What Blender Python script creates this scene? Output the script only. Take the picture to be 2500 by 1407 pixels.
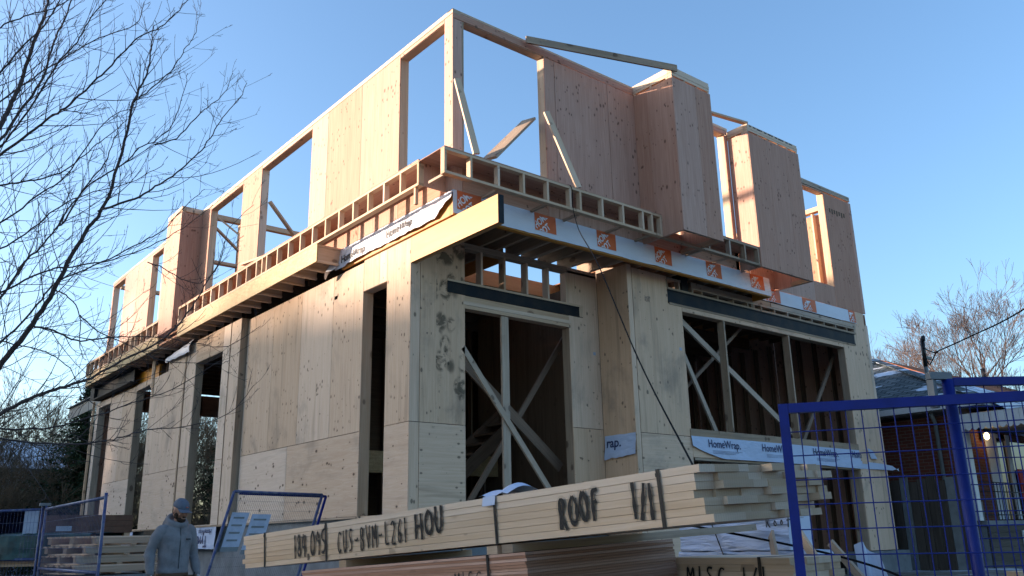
import bpy, bmesh, math, random
from mathutils import Vector, Matrix, noise
for o in list(bpy.data.objects): bpy.data.objects.remove(o)
S = bpy.context.scene
COL = S.collection
PI = math.pi
R = math.radians
# ------------------------------------------------------------------ camera
cam_d = bpy.data.cameras.new("camera"); cam = bpy.data.objects.new("camera", cam_d); COL.objects.link(cam)
CX = Vector((0.7751398, -0.6314672, -0.0201854))
CY = Vector((-0.1614053, -0.2288157, 0.9599957))
CZ = Vector((0.6108245, 0.7408728, 0.2792863))
m = Matrix((CX, CY, -CZ)).transposed().to_4x4(); m.translation = Vector((-6.52251, -10.24452, -0.34743))
cam.matrix_world = m
cam_d.sensor_width = 36; cam_d.lens = 30.172; cam_d.clip_start = 0.05; cam_d.clip_end = 900
S.camera = cam
# ------------------------------------------------------------------ sky and sun
SUN_EL, SUN_ROT = R(9.0), math.atan2(-0.72, 0.69)
w = bpy.data.worlds.new("World"); S.world = w; w.use_nodes = True
nt = w.node_tree; nt.nodes.clear()
sky = nt.nodes.new('ShaderNodeTexSky'); sky.sky_type = 'NISHITA'; sky.sun_disc = False
sky.sun_elevation = SUN_EL; sky.sun_rotation = SUN_ROT; sky.air_density = 1.0; sky.dust_density = 2.0; sky.ozone_density = 3.0
bg = nt.nodes.new('ShaderNodeBackground'); bg.inputs[1].default_value = 0.12
wo = nt.nodes.new('ShaderNodeOutputWorld')
nt.links.new(sky.outputs[0], bg.inputs[0]); nt.links.new(bg.outputs[0], wo.inputs[0])
sd = bpy.data.lights.new("sun", 'SUN'); sun = bpy.data.objects.new("sun", sd); COL.objects.link(sun)
sd.energy = 3.5; sd.angle = R(1.1); sd.color = (1.0, 0.77, 0.60)
sdir = Vector((math.sin(SUN_ROT) * math.cos(SUN_EL), math.cos(SUN_ROT) * math.cos(SUN_EL), math.sin(SUN_EL)))
sun.rotation_euler = sdir.to_track_quat('Z', 'Y').to_euler()
S.view_settings.view_transform = 'Standard'; S.view_settings.look = 'None'
S.view_settings.exposure = 2.0; S.view_settings.gamma = 1.0
S.render.engine = 'CYCLES'
# ------------------------------------------------------------------ helpers
class MB:
    """collects boxes, beams, tubes and free faces into one mesh with uv (v along the grain, metres) and a tone per piece"""
    def __init__(s, seed=0):
        s.v = []; s.f = []; s.uv = []; s.t = []; s.sm = []; s.r = random.Random(seed)
    def face(s, pts, uvs, tone, smooth=False):
        i = len(s.v); s.v += [tuple(p) for p in pts]; s.f.append(list(range(i, i + len(pts)))); s.uv.append(uvs); s.t.append(tone); s.sm.append(smooth)
    def boxm(s, M, hx, hy, hz, tone=None, ou=None):
        # M: matrix, z axis = grain; half sizes
        tone = s.r.random() if tone is None else tone
        a, b = ou if ou else (s.r.uniform(0, 60), s.r.uniform(0, 60))
        c = [M @ Vector((x * hx, y * hy, z * hz)) for x in (-1, 1) for y in (-1, 1) for z in (-1, 1)]
        # index x*4+y*2+z
        def q(i, us): s.face([c[k] for k in i], us, tone)
        for sx, idx in ((0, (0, 1, 3, 2)), (1, (4, 6, 7, 5))):
            us = [(a + ((k >> 1) & 1) * 2 * hy, b + (k & 1) * 2 * hz) for k in idx]; q(idx, us)
        for idx in ((0, 4, 5, 1), (2, 3, 7, 6)):
            us = [(a + 7 + ((k >> 2) & 1) * 2 * hx, b + (k & 1) * 2 * hz) for k in idx]; q(idx, us)
        for idx in ((0, 2, 6, 4), (1, 5, 7, 3)):
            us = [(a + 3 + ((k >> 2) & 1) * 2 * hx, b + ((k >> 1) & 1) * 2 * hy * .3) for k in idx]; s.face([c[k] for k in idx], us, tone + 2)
    def box(s, x0, x1, y0, y1, z0, z1, g=None, tone=None, ou=None):
        d = [x1 - x0, y1 - y0, z1 - z0]
        if g is None: g = d.index(max(d))
        c = Vector(((x0 + x1) / 2, (y0 + y1) / 2, (z0 + z1) / 2))
        if g == 2: M = Matrix.Translation(c); h = (d[0] / 2, d[1] / 2, d[2] / 2)
        elif g == 0: M = Matrix.Translation(c) @ Matrix(((0, 0, 1, 0), (1, 0, 0, 0), (0, 1, 0, 0), (0, 0, 0, 1))); h = (d[1] / 2, d[2] / 2, d[0] / 2)
        else: M = Matrix.Translation(c) @ Matrix(((0, 1, 0, 0), (0, 0, 1, 0), (1, 0, 0, 0), (0, 0, 0, 1))); h = (d[2] / 2, d[0] / 2, d[1] / 2)
        s.boxm(M, *h, tone=tone, ou=ou); return s
    def beam(s, p0, p1, wd, th, up=(0, 0, 1), tone=None):
        p0, p1 = Vector(p0), Vector(p1); z = (p1 - p0); L = z.length; z.normalize()
        x = Vector(up).cross(z)
        if x.length < 1e-4: x = Vector((1, 0, 0)).cross(z)
        x.normalize(); y = z.cross(x)
        M = Matrix((x, y, z)).transposed().to_4x4(); M.translation = (p0 + p1) / 2
        s.boxm(M, wd / 2, th / 2, L / 2, tone); return s
    def tube(s, pts, rads, n=8, tone=.5, cap=True):
        pts = [Vector(p) for p in pts]; rings = []; L = 0
        x = None
        for i, p in enumerate(pts):
            t = (pts[min(i + 1, len(pts) - 1)] - pts[max(i - 1, 0)])
            if t.length < 1e-7: t = Vector((0, 0, 1))
            t.normalize()
            if x is None:
                x = t.orthogonal().normalized()
            else:
                x = (x - t * x.dot(t))
                x = x.normalized() if x.length > 1e-5 else t.orthogonal().normalized()
            y = t.cross(x)
            if i: L += (p - pts[i - 1]).length
            base = len(s.v)
            for k in range(n):
                a = 2 * PI * k / n
                s.v.append(tuple(p + (x * math.cos(a) + y * math.sin(a)) * rads[i]))
            rings.append((base, L))
        for (b0, l0), (b1, l1) in zip(rings, rings[1:]):
            for k in range(n):
                k2 = (k + 1) % n
                s.f.append([b0 + k, b0 + k2, b1 + k2, b1 + k]); s.uv.append([(k / n, l0), ((k + 1) / n, l0), ((k + 1) / n, l1), (k / n, l1)]); s.t.append(tone); s.sm.append(True)
        if cap:
            for b, o in ((rings[0][0], -1), (rings[-1][0], 1)):
                idx = [b + k for k in range(n)]
                if o < 0: idx.reverse()
                s.f.append(idx); s.uv.append([(0, 0)] * n); s.t.append(tone); s.sm.append(False)
        return s
    def build(s, name, mat, parent=None, weld=False):
        me = bpy.data.meshes.new(name); me.from_pydata(s.v, [], s.f)
        uv = me.uv_layers.new(name='UVMap'); at = me.attributes.new('tone', 'FLOAT', 'FACE')
        flat = []
        for u in s.uv:
            for a in u: flat += [a[0], a[1]]
        uv.data.foreach_set('uv', flat); at.data.foreach_set('value', s.t); me.polygons.foreach_set('use_smooth', s.sm)
        if mat: me.materials.append(mat)
        me.update()
        o = bpy.data.objects.new(name, me); COL.objects.link(o)
        if parent: o.parent = parent
        return o
def thing(name, label, cat, loc=(0, 0, 0), group=None, mw=None):
    o = bpy.data.objects.new(name, None); COL.objects.link(o); o.empty_display_size = .2
    if mw is not None: o.matrix_basis = mw
    else: o.location = loc
    o['label'] = label; o['category'] = cat
    if group: o['group'] = group
    return o
def tag(o, label, cat, group=None, kind=None):
    o['label'] = label; o['category'] = cat
    if group: o['group'] = group
    if kind: o['kind'] = kind
    return o
def keep(o, root):   # o was modelled in world coordinates: hang it under root without moving it
    o.parent = root; o.matrix_parent_inverse = root.matrix_basis.inverted(); return o
def copy_tree(root, loc=None, rz=None, sc=None, label=None, group=None):
    r = root.copy(); COL.objects.link(r)
    if loc is not None: r.location = loc
    if rz is not None: r.rotation_euler = (0, 0, rz)
    if sc is not None: r.scale = (sc, sc, sc)
    if label: r['label'] = label
    if group: r['group'] = group
    for ch in list(root.children):
        c = ch.copy(); COL.objects.link(c); c.parent = r
        for g in ch.children:
            d = g.copy(); COL.objects.link(d); d.parent = c
    return r
def smooth_path(P_, sub=4):
    P_ = [Vector(p) for p in P_]; Q = []
    for i in range(len(P_) - 1):
        p0 = P_[max(i - 1, 0)]; p1 = P_[i]; p2 = P_[i + 1]; p3 = P_[min(i + 2, len(P_) - 1)]
        for k in range(sub):
            t = k / sub; Q.append(.5 * ((2 * p1) + (-p0 + p2) * t + (2 * p0 - 5 * p1 + 4 * p2 - p3) * t * t + (-p0 + 3 * p1 - 3 * p2 + p3) * t ** 3))
    Q.append(P_[-1]); return Q
# ------------------------------------------------------------------ materials
class NT:
    def __init__(s, name):
        s.m = bpy.data.materials.new(name); s.m.use_nodes = True; s.t = s.m.node_tree; s.t.nodes.clear()
        s.o = s.n('OutputMaterial'); s.b = s.n('BsdfPrincipled'); s.l(s.b.outputs[0], s.o.inputs[0])
    def n(s, k, **kw):
        x = s.t.nodes.new('ShaderNode' + k)
        for a, b in kw.items(): setattr(x, a, b)
        return x
    def l(s, a, b): s.t.links.new(a, b)
    def val(s, sock, v):
        if isinstance(v, (int, float)): sock.default_value = v
        elif isinstance(v, (tuple, list)): sock.default_value = (tuple(v) + (1,))[:4] if len(sock.default_value) == 4 else tuple(v)
        else: s.l(v, sock)
    def math(s, op, a, b=0, c=None, clamp=False):
        x = s.n('Math', operation=op, use_clamp=clamp); s.val(x.inputs[0], a); s.val(x.inputs[1], b)
        if c is not None: s.val(x.inputs[2], c)
        return x.outputs[0]
    def mix(s, f, a, b, bt='MIX'):
        x = s.n('MixRGB', blend_type=bt); s.val(x.inputs[0], f); s.val(x.inputs[1], a); s.val(x.inputs[2], b); return x.outputs[0]
    def uv(s, sx=1, sy=1, sz=1, ox=0, oy=0):
        c = s.n('UVMap', uv_map='UVMap'); mp = s.n('Mapping'); s.l(c.outputs[0], mp.inputs[0])
        mp.inputs['Scale'].default_value = (sx, sy, sz); mp.inputs['Location'].default_value = (ox, oy, 0); return mp.outputs[0]
    def obj(s, sx=1, sy=1, sz=1):
        c = s.n('TexCoord'); mp = s.n('Mapping'); s.l(c.outputs['Object'], mp.inputs[0]); mp.inputs['Scale'].default_value = (sx, sy, sz); return mp.outputs[0]
    def noise(s, vec, sc=1, det=3, rough=.5, dist=0):
        x = s.n('TexNoise'); s.l(vec, x.inputs['Vector']); x.inputs['Scale'].default_value = sc; x.inputs['Detail'].default_value = det
        x.inputs['Roughness'].default_value = rough; x.inputs['Distortion'].default_value = dist; return x.outputs[0]
    def vor(s, vec, sc=1, rnd=1.0, feat='F1'):
        x = s.n('TexVoronoi', feature=feat); s.l(vec, x.inputs['Vector']); x.inputs['Scale'].default_value = sc; x.inputs['Randomness'].default_value = rnd; return x
    def ramp(s, f, lo, hi):
        x = s.n('MapRange'); x.clamp = True; s.val(x.inputs[0], f); x.inputs[1].default_value = lo; x.inputs[2].default_value = hi; x.interpolation_type = 'SMOOTHSTEP'; return x.outputs[0]
    def tone(s):
        a = s.n('Attribute', attribute_name='tone', attribute_type='GEOMETRY'); return a.outputs['Fac']
    def bump(s, h, st=.3, d=.01):
        b = s.n('Bump'); b.inputs['Strength'].default_value = st; b.inputs['Distance'].default_value = d; s.l(h, b.inputs['Height']); s.l(b.outputs[0], s.b.inputs['Normal'])
    def fin(s, col, rough=.7, spec=.3, metal=0):
        s.val(s.b.inputs['Base Color'], col); s.val(s.b.inputs['Roughness'], rough); s.b.inputs['Specular IOR Level'].default_value = spec; s.b.inputs['Metallic'].default_value = metal
        return s.m
def wood(name, c, dark, streak, spot=0.5, spotsc=7, spotcol=(.06, .03, .02), var=.35, grain=42, rough=.75, knots=True, dirt=0.0, warp=.6):
    ply = 'plywood' in name and 'edge' not in name
    """veneer or sawn wood: grain along V, knots and football patches, tone per board"""
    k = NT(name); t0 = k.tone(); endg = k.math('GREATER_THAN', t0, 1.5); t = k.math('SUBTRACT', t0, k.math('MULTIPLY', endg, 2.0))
    g = k.noise(k.uv(grain, 1.3), 1, 5, .65, warp)
    g2 = k.noise(k.uv(9, .5, 1, 3, 9), 1, 2, .5, .8)
    big = k.noise(k.uv(2.2, .35, 1, 5, 1), 1, 2, .5, .3)
    col = k.mix(k.ramp(g, .36, .68), c, streak)
    col = k.mix(k.math('MULTIPLY', k.ramp(g2, .45, .75), .25 if ply else .55), col, dark)
    col = k.mix(k.math('MULTIPLY', k.ramp(big, .4, .7), .15 if ply else .35), col, streak)
    if knots:
        v = k.vor(k.uv(spotsc, spotsc * .62), 1)
        pick = k.math('GREATER_THAN', k.noise(k.uv(1.2, 3.2, 1, 7, 3), 1, 1), .5)
        sz = k.math('MULTIPLY', k.noise(k.uv(3, 3), 1, 0), .34)
        sp = k.ramp(k.math('SUBTRACT', sz, v.outputs['Distance']), -.03, .035)
        sp = k.math('MULTIPLY', k.math('MULTIPLY', sp, pick), spot)
        halo = k.ramp(k.math('SUBTRACT', k.math('MULTIPLY', sz, 1.9), v.outputs['Distance']), -.02, .2)
        col = k.mix(k.math('MULTIPLY', k.math('MULTIPLY', halo, pick), spot * .45), col, dark)
        col = k.mix(sp, col, spotcol)
        # nail and peg rows
        v2 = k.vor(k.uv(11, 5.0, 1, 2, 4), 1, .75)
        row = k.math('GREATER_THAN', k.noise(k.uv(.5, 4.6, 1, 11, 5), 1, 0), .60)
        n2 = k.math('MULTIPLY', k.ramp(v2.outputs['Distance'], .13, .07), row)
        col = k.mix(k.math('MULTIPLY', n2, spot * .9), col, spotcol)
    if dirt:
        dn = k.noise(k.uv(1.1, .8, 1, 20, 8), 1, 6, .62, .5)
        col = k.mix(k.math('MULTIPLY', k.ramp(dn, .50, .72), dirt), col, (.17, .15, .13))
        dv = k.noise(k.uv(7, .45, 1, 31, 2), 1, 5, .6, .3); col = k.mix(k.math('MULTIPLY', k.ramp(dv, .54, .70), dirt * .8), col, tuple(x * .45 for x in c))
        sc = k.noise(k.uv(26, 34, 1, 3, 7), 1, 2, .5); col = k.mix(k.math('MULTIPLY', k.ramp(sc, .70, .76), dirt * 1.4 if dirt < .5 else .7), col, tuple(x * .3 for x in c))
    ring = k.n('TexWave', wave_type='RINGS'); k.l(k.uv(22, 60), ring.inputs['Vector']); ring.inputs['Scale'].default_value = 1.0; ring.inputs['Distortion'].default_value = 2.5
    col = k.mix(k.math('MULTIPLY', endg, k.math('MULTIPLY_ADD', ring.outputs['Fac'], .08, .42)), col, tuple(x * .35 for x in c))  # darker end grain, with the shade on board ends also put into the colour
    hv = k.n('HueSaturation'); k.l(col, hv.inputs['Color'])
    k.l(k.math('MULTIPLY_ADD', t, var * .9, .9 * (1 - var / 2)), hv.inputs['Value'])
    k.l(k.math('MULTIPLY_ADD', t, -.3, 1.13), hv.inputs['Saturation'])
    k.bump(g, .25, .004)
    return k.fin(hv.outputs[0], rough, .25)
M_FIR = wood('fir_plywood', (.47, .26, .185), (.34, .17, .12), (.56, .335, .25), spot=.65, spotsc=13, var=.22)
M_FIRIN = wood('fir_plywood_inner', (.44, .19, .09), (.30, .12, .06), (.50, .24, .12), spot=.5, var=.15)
M_PINE = wood('pine_plywood', (.58, .43, .315), (.44, .31, .22), (.64, .50, .385), spot=.75, spotsc=12, spotcol=(.07, .05, .035), var=.22, dirt=.48)
M_PINEH = wood('pine_plywood_low', (.58, .43, .32), (.45, .32, .225), (.64, .50, .39), spot=.85, spotsc=9, var=.16, grain=20, warp=2.4, dirt=.35)
M_PINEA = wood('pine_plywood_front', (.66, .445, .30), (.52, .33, .215), (.74, .52, .365), spot=.7, spotsc=10, spotcol=(.07, .055, .04), var=.14, dirt=.5)
M_SPF = wood('spruce_lumber', (.60, .42, .28), (.44, .28, .18), (.67, .50, .36), spot=.5, spotsc=5, var=.25)
M_SPFW = wood('fresh_lumber', (.63, .455, .31), (.48, .33, .21), (.69, .52, .38), spot=.35, spotsc=4, var=.22)
M_SPFD = wood('weathered_lumber', (.38, .28, .20), (.25, .175, .12), (.47, .36, .265), spot=.6, spotsc=5, var=.3, dirt=.35)
M_LVL = wood('laminated_beam', (.56, .235, .045), (.46, .175, .03), (.62, .285, .07), spot=.12, spotsc=3, var=.1, grain=14, rough=.45)
M_DARKW = wood('shade_darkened_wood', (.13, .08, .05), (.08, .05, .03), (.17, .11, .07), spot=.3, var=.3)  # new framing wood with the indoor shade put into its colour
M_DIM = wood('shade_dimmed_lumber', (.17, .11, .075), (.11, .07, .045), (.23, .15, .10), spot=.3, var=.3)  # lumber colour dimmed to carry the shade on deeper braces and stairs
M_FENCEW = wood('grey_cedar', (.055, .045, .038), (.03, .025, .02), (.085, .07, .06), spot=.3, var=.5)
M_PLYEDGE = wood('plywood_edge', (.42, .225, .15), (.22, .10, .06), (.52, .30, .21), spot=.2, var=.5, grain=8)
M_PLYEDGE2 = M_PLYEDGE
def osb():
    k = NT('strand_board'); v = k.vor(k.uv(38, 11), 1); v2 = k.vor(k.uv(14, 44, 1, 4, 4), 1)
    c = k.mix(v.outputs['Color'], (.34, .225, .105), (.60, .45, .25)); c2 = k.mix(v2.outputs['Color'], (.40, .27, .13), (.56, .40, .21))
    c = k.mix(.5, c, c2); c = k.mix(k.math('MULTIPLY', k.ramp(k.noise(k.uv(60, 20), 1, 2), .6, .75), .5), c, (.16, .09, .04))
    k.bump(v.outputs['Distance'], .3, .003); return k.fin(c, .7, .3)
M_OSB = osb()
def plain(name, c, rough=.6, spec=.4, metal=0, var=.12, sc=6, c2=None, bump=.0, emit=None):
    k = NT(name); n = k.noise(k.obj(), sc, 5, .6)
    c2 = c2 or tuple(x * (1 - var * 2.5) for x in c)
    col = k.mix(k.ramp(n, .35, .7), c, c2)
    if bump: k.bump(k.noise(k.obj(), sc * 3, 4), bump, .01)
    k.fin(col, rough, spec, metal)
    if emit: k.b.inputs['Emission Color'].default_value = emit[0] + (1,); k.b.inputs['Emission Strength'].default_value = emit[1]
    return k.m
def wrapmat(name, c=(.60, .62, .68), crease=.5, trans=.0):
    k = NT(name); n = k.noise(k.uv(3, 9), 1, 4, .6, 1.2); n2 = k.noise(k.uv(.8, 2), 1, 2)
    col = k.mix(k.ramp(n2, .4, .7), c, tuple(x * .9 for x in c)); k.bump(n, crease, .03)
    k.fin(col, .55, .35); return k.m
M_WRAP = wrapmat('white_house_wrap')
M_WRAPB = wrapmat('bluish_house_wrap', (.42, .49, .64), .4)
M_TARPW = wrapmat('lumber_wrap_film', (.42, .47, .60), 1.0)
M_BLACKP = plain('black_print', (.02, .022, .03), .6)
M_NAVYP = plain('navy_print', (.025, .04, .12), .6)
M_ORANGE = plain('orange_print', (.60, .125, .03), .6, var=.05)
M_WHITEP = plain('white_print', (.72, .72, .74), .6, var=.02)
M_STEEL = plain('primed_steel', (.010, .014, .020), .6, .12, 0, .2, 3, c2=(.028, .026, .024))
M_GALV = plain('galvanised_steel', (.14, .16, .18), .5, .4, .2, .15)
M_BLUE = plain('blue_powder_coat', (.002, .012, .15), .45, .25, 0, .1, 9)
M_BLUEL = plain('worn_blue_pipe', (.022, .038, .13), .45, .4, 0, .2, 14, c2=(.09, .11, .17))
M_CONC = plain('concrete', (.20, .215, .23), .9, .2, 0, .12, 3, bump=.3)
M_CONCD = plain('dark_block', (.075, .06, .045), .9, .2, 0, .2, 5, bump=.3)
M_BLACK = plain('black_strap', (.012, .012, .014), .45, .4)
M_CORD = plain('dark_rope', (.010, .010, .012), .9, .1)
M_TARPB = plain('navy_tarp', (.010, .018, .075), .55, .4, 0, .3, 3, bump=.8)
M_TEAL = plain('teal_tarp', (.008, .06, .065), .5, .4, 0, .3, 4, bump=.6)
M_BARKD = plain('dark_bark', (.045, .035, .035), .9, .2, 0, .25, 30, c2=(.09, .07, .065))
M_BARK = plain('grey_bark', (.12, .09, .075), .9, .2, 0, .2, 20, c2=(.20, .15, .12))
M_BARKR = plain('reddish_twig', (.13, .10, .092), .9, .2, 0, .2, 20, c2=(.085, .065, .06))
M_BRUSH = plain('brush_twig', (.12, .085, .055), .9, .2, 0, .2, 9, c2=(.19, .125, .07))
M_NEEDLE = plain('conifer_needle', (.018, .035, .016), .8, .2, 0, .3, 6, c2=(.04, .055, .02))
M_SNOW = plain('snow', (.72, .76, .84), .8, .3, 0, .03, 4)
M_SIDING = plain('pale_siding', (.42, .47, .55), .7, .3, 0, .06, 2)
M_WHITET = plain('white_painted_trim', (.55, .57, .60), .5, .4, 0, .05, 4)
M_GREYM = plain('grey_painted_metal', (.15, .17, .18), .5, .4, 0, .1, 5)
M_GLASS = plain('dark_window_glass', (.01, .012, .015), .08, .6)
M_REDC = plain('red_cloth', (.35, .01, .015), .8)
M_SIGN = plain('white_sign', (.33, .38, .48), .5, .4, 0, .06, 12)
M_LAMP = plain('lit_lamp_glass', (.9, .7, .4), .3, .3, emit=((1.0, .72, .32), 3.0))
def brick():
    k = NT('red_brick'); b = k.n('TexBrick'); k.l(k.uv(1, 1), b.inputs[0]); b.inputs['Scale'].default_value = 1.0
    b.inputs['Color1'].default_value = (.085, .020, .013, 1); b.inputs['Color2'].default_value = (.13, .032, .02, 1); b.inputs['Mortar'].default_value = (.11, .085, .07, 1)
    b.inputs['Brick Width'].default_value = .22; b.inputs['Row Height'].default_value = .075; b.inputs['Mortar Size'].default_value = .008; b.inputs['Bias'].default_value = -.2
    n = k.noise(k.uv(4, 4), 1, 4); c = k.mix(k.math('MULTIPLY', n, .4), b.outputs[0], (.07, .03, .02)); k.bump(b.outputs['Fac'], -.5, .01); return k.fin(c, .85, .2)
M_BRICK = brick()
def shingle():
    k = NT('asphalt_shingle'); b = k.n('TexBrick'); k.l(k.uv(1, 1), b.inputs[0]); b.inputs['Scale'].default_value = 1.0
    b.inputs['Color1'].default_value = (.065, .085, .095, 1); b.inputs['Color2'].default_value = (.14, .165, .175, 1); b.inputs['Mortar'].default_value = (.012, .014, .016, 1)
    b.inputs['Brick Width'].default_value = .34; b.inputs['Row Height'].default_value = .16; b.inputs['Mortar Size'].default_value = .014
    n = k.noise(k.uv(.55, 1.6, 1, 2, 1), 1, 4, .6); n2 = k.noise(k.uv(2, 9), 1, 3); sn = k.ramp(k.math('ADD', n, k.math('MULTIPLY', n2, .22)), .68, .73)
    c = k.mix(sn, b.outputs[0], (.62, .68, .78)); k.bump(b.outputs['Fac'], -.6, .02); return k.fin(c, .9, .2)
M_SHING = shingle()
def shingle_snow():
    k = NT('snowy_shingle'); b = k.n('TexBrick'); k.l(k.uv(1, 1), b.inputs[0]); b.inputs['Scale'].default_value = 1.0
    b.inputs['Color1'].default_value = (.07, .08, .09, 1); b.inputs['Color2'].default_value = (.13, .14, .15, 1); b.inputs['Mortar'].default_value = (.03, .03, .035, 1)
    b.inputs['Brick Width'].default_value = .34; b.inputs['Row Height'].default_value = .16; b.inputs['Mortar Size'].default_value = .02
    n = k.noise(k.uv(1.2, 5, 1, 2, 1), 1, 4, .6); sn = k.ramp(n, .42, .50)
    return k.fin(k.mix(sn, b.outputs[0], (.62, .68, .78)), .9, .2)
M_SHSNOW = shingle_snow()
M_RUST = plain('rust_shingle', (.36, .13, .06), .9, .2, 0, .2, 1.2)
def groundmat():
    k = NT('ground_gravel'); v = k.vor(k.obj(), 28); n = k.noise(k.obj(), .25, 5, .6); n2 = k.noise(k.obj(), 3, 4)
    c = k.mix(v.outputs['Color'], (.10, .095, .09), (.26, .25, .24)); c = k.mix(k.ramp(n2, .4, .65), c, (.12, .095, .07))
    c = k.mix(k.ramp(n, .56, .64), c, (.62, .66, .74)); k.bump(v.outputs['Distance'], .5, .02); return k.fin(c, .95, .2)
M_GROUND = groundmat()
def mudmat():
    """dried mud and hand prints on the front sheet"""
    k = NT('mud_splash'); n = k.noise(k.uv(5, 5), 1, 5, .65, .6); v = k.vor(k.uv(4.5, 3.2), 1)
    a = k.math('MULTIPLY', k.ramp(v.outputs['Distance'], .60, .38), k.ramp(n, .42, .55)); a = k.math('MULTIPLY', a, .62)
    tr = k.n('BsdfTransparent'); mx = k.n('MixShader'); k.l(a, mx.inputs[0]); k.l(tr.outputs[0], mx.inputs[1]); k.l(k.b.outputs[0], mx.inputs[2]); k.l(mx.outputs[0], k.o.inputs[0])
    return k.fin((.13, .105, .075), .9, .1)
M_MUD = mudmat()
def spraymat(name, core):
    k = NT(name)
    if not core:
        at = k.tone(); n = k.noise(k.obj(), 160, 3, .7)
        a = k.math('MULTIPLY', k.math('MULTIPLY', at, at), k.math('MULTIPLY_ADD', n, 1.2, .1), clamp=True)
        tr = k.n('BsdfTransparent'); mx = k.n('MixShader'); k.l(a, mx.inputs[0]); k.l(tr.outputs[0], mx.inputs[1]); k.l(k.b.outputs[0], mx.inputs[2]); k.l(mx.outputs[0], k.o.inputs[0])
    return k.fin((.012, .012, .013), .6, .3)
M_SPRAY = spraymat('spray_paint', True); M_MIST = spraymat('spray_mist', False)
# ------------------------------------------------------------------ lettering
def text_obj(name, body, size, M, mat, parent, bold=0.0, sx=1.0, clip=None, align='LEFT', shear=0):
    cu = bpy.data.curves.new('txt', 'FONT'); cu.body = body; cu.size = size; cu.offset = bold; cu.align_x = align; cu.shear = shear; cu.resolution_u = 3
    t = bpy.data.objects.new('txt', cu); COL.objects.link(t); dg = bpy.context.evaluated_depsgraph_get(); me = bpy.data.meshes.new_from_object(t.evaluated_get(dg))
    bpy.data.objects.remove(t)
    me.transform(Matrix.Diagonal((sx, 1, 1, 1))); me.transform(M[0])   # M[0]: placement inside the strip plane, clip there, M[1]: plane to world
    if clip:
        bm = bmesh.new(); bm.from_mesh(me)
        x0, x1, y0, y1 = clip
        for co, no in (((x0, 0, 0), (-1, 0, 0)), ((x1, 0, 0), (1, 0, 0)), ((0, y0, 0), (0, -1, 0)), ((0, y1, 0), (0, 1, 0))):
            bmesh.ops.bisect_plane(bm, geom=bm.verts[:] + bm.edges[:] + bm.faces[:], plane_co=co, plane_no=no, clear_outer=True)
        bm.to_mesh(me); bm.free()
    if callable(M[1]):
        for v in me.vertices: v.co = M[1](v.co.x, v.co.y)
    else: me.transform(M[1])
    me.materials.clear(); me.materials.append(mat)
    o = bpy.data.objects.new(name, me); COL.objects.link(o)
    if parent: o.parent = parent
    return o
STK = {
 '0': [[(.5, 1), (.15, .8), (.1, .3), (.4, 0), (.8, .2), (.85, .75), (.5, 1)]], 'O': [[(.5, 1), (.12, .75), (.12, .3), (.45, 0), (.85, .25), (.88, .75), (.5, 1)]],
 '1': [[(.5, 1), (.5, 0)]], '2': [[(.1, .8), (.45, 1), (.8, .75), (.5, .4), (.1, .02), (.9, .05)]], '4': [[(.3, 1), (.1, .4), (.8, .45)], [(.65, .9), (.6, 0)]],
 '5': [[(.8, 1), (.25, .95), (.2, .6), (.7, .55), (.8, .2), (.4, 0), (.1, .1)]], '6': [[(.7, 1), (.25, .6), (.15, .2), (.5, 0), (.8, .25), (.5, .5), (.2, .35)]],
 '8': [[(.5, .52), (.2, .8), (.5, 1), (.8, .8), (.5, .52), (.15, .25), (.5, 0), (.85, .25), (.5, .52)]], '9': [[(.75, .7), (.45, 1), (.2, .75), (.4, .5), (.75, .65), (.7, 0)]],
 '-': [[(.1, .5), (.45, .42), (.8, .52)]], '/': [[(.85, 1.0), (.15, 0)]], ',': [[(.4, .1), (.3, -.15)]],
 'B': [[(.2, 0), (.2, 1), (.65, .9), (.65, .6), (.2, .52), (.75, .4), (.7, .05), (.2, 0)]], 'C': [[(.85, .85), (.45, 1), (.15, .6), (.15, .25), (.5, 0), (.85, .15)]],
 'U': [[(.12, 1), (.12, .3), (.4, 0), (.75, .2), (.8, 1)]], 'S': [[(.8, .9), (.45, 1), (.2, .75), (.7, .4), (.65, .1), (.15, .02)]], 'V': [[(.1, 1), (.45, 0), (.85, 1)]],
 'M': [[(.1, 0), (.2, 1), (.5, .35), (.8, 1), (.92, 0)]], 'L': [[(.25, 1), (.2, .05), (.8, .08)]], 'H': [[(.15, 1), (.15, 0)], [(.8, 1), (.8, 0)], [(.15, .5), (.8, .52)]],
 'R': [[(.2, 0), (.2, 1), (.7, .9), (.6, .55), (.2, .5), (.85, 0)]], 'F': [[(.25, 0), (.3, .95), (.9, 1)], [(.28, .55), (.75, .6)]], 'I': [[(.5, 1), (.5, 0)]],
 'o': [[(.5, .6), (.2, .4), (.25, .1), (.6, 0), (.85, .3), (.5, .6)]], 'f': [[(.8, .95), (.5, .95), (.4, -.1)], [(.15, .5), (.8, .55)]], 'T': [[(.1, 1), (.9, 1)], [(.5, 1), (.45, 0)]],
}
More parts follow.
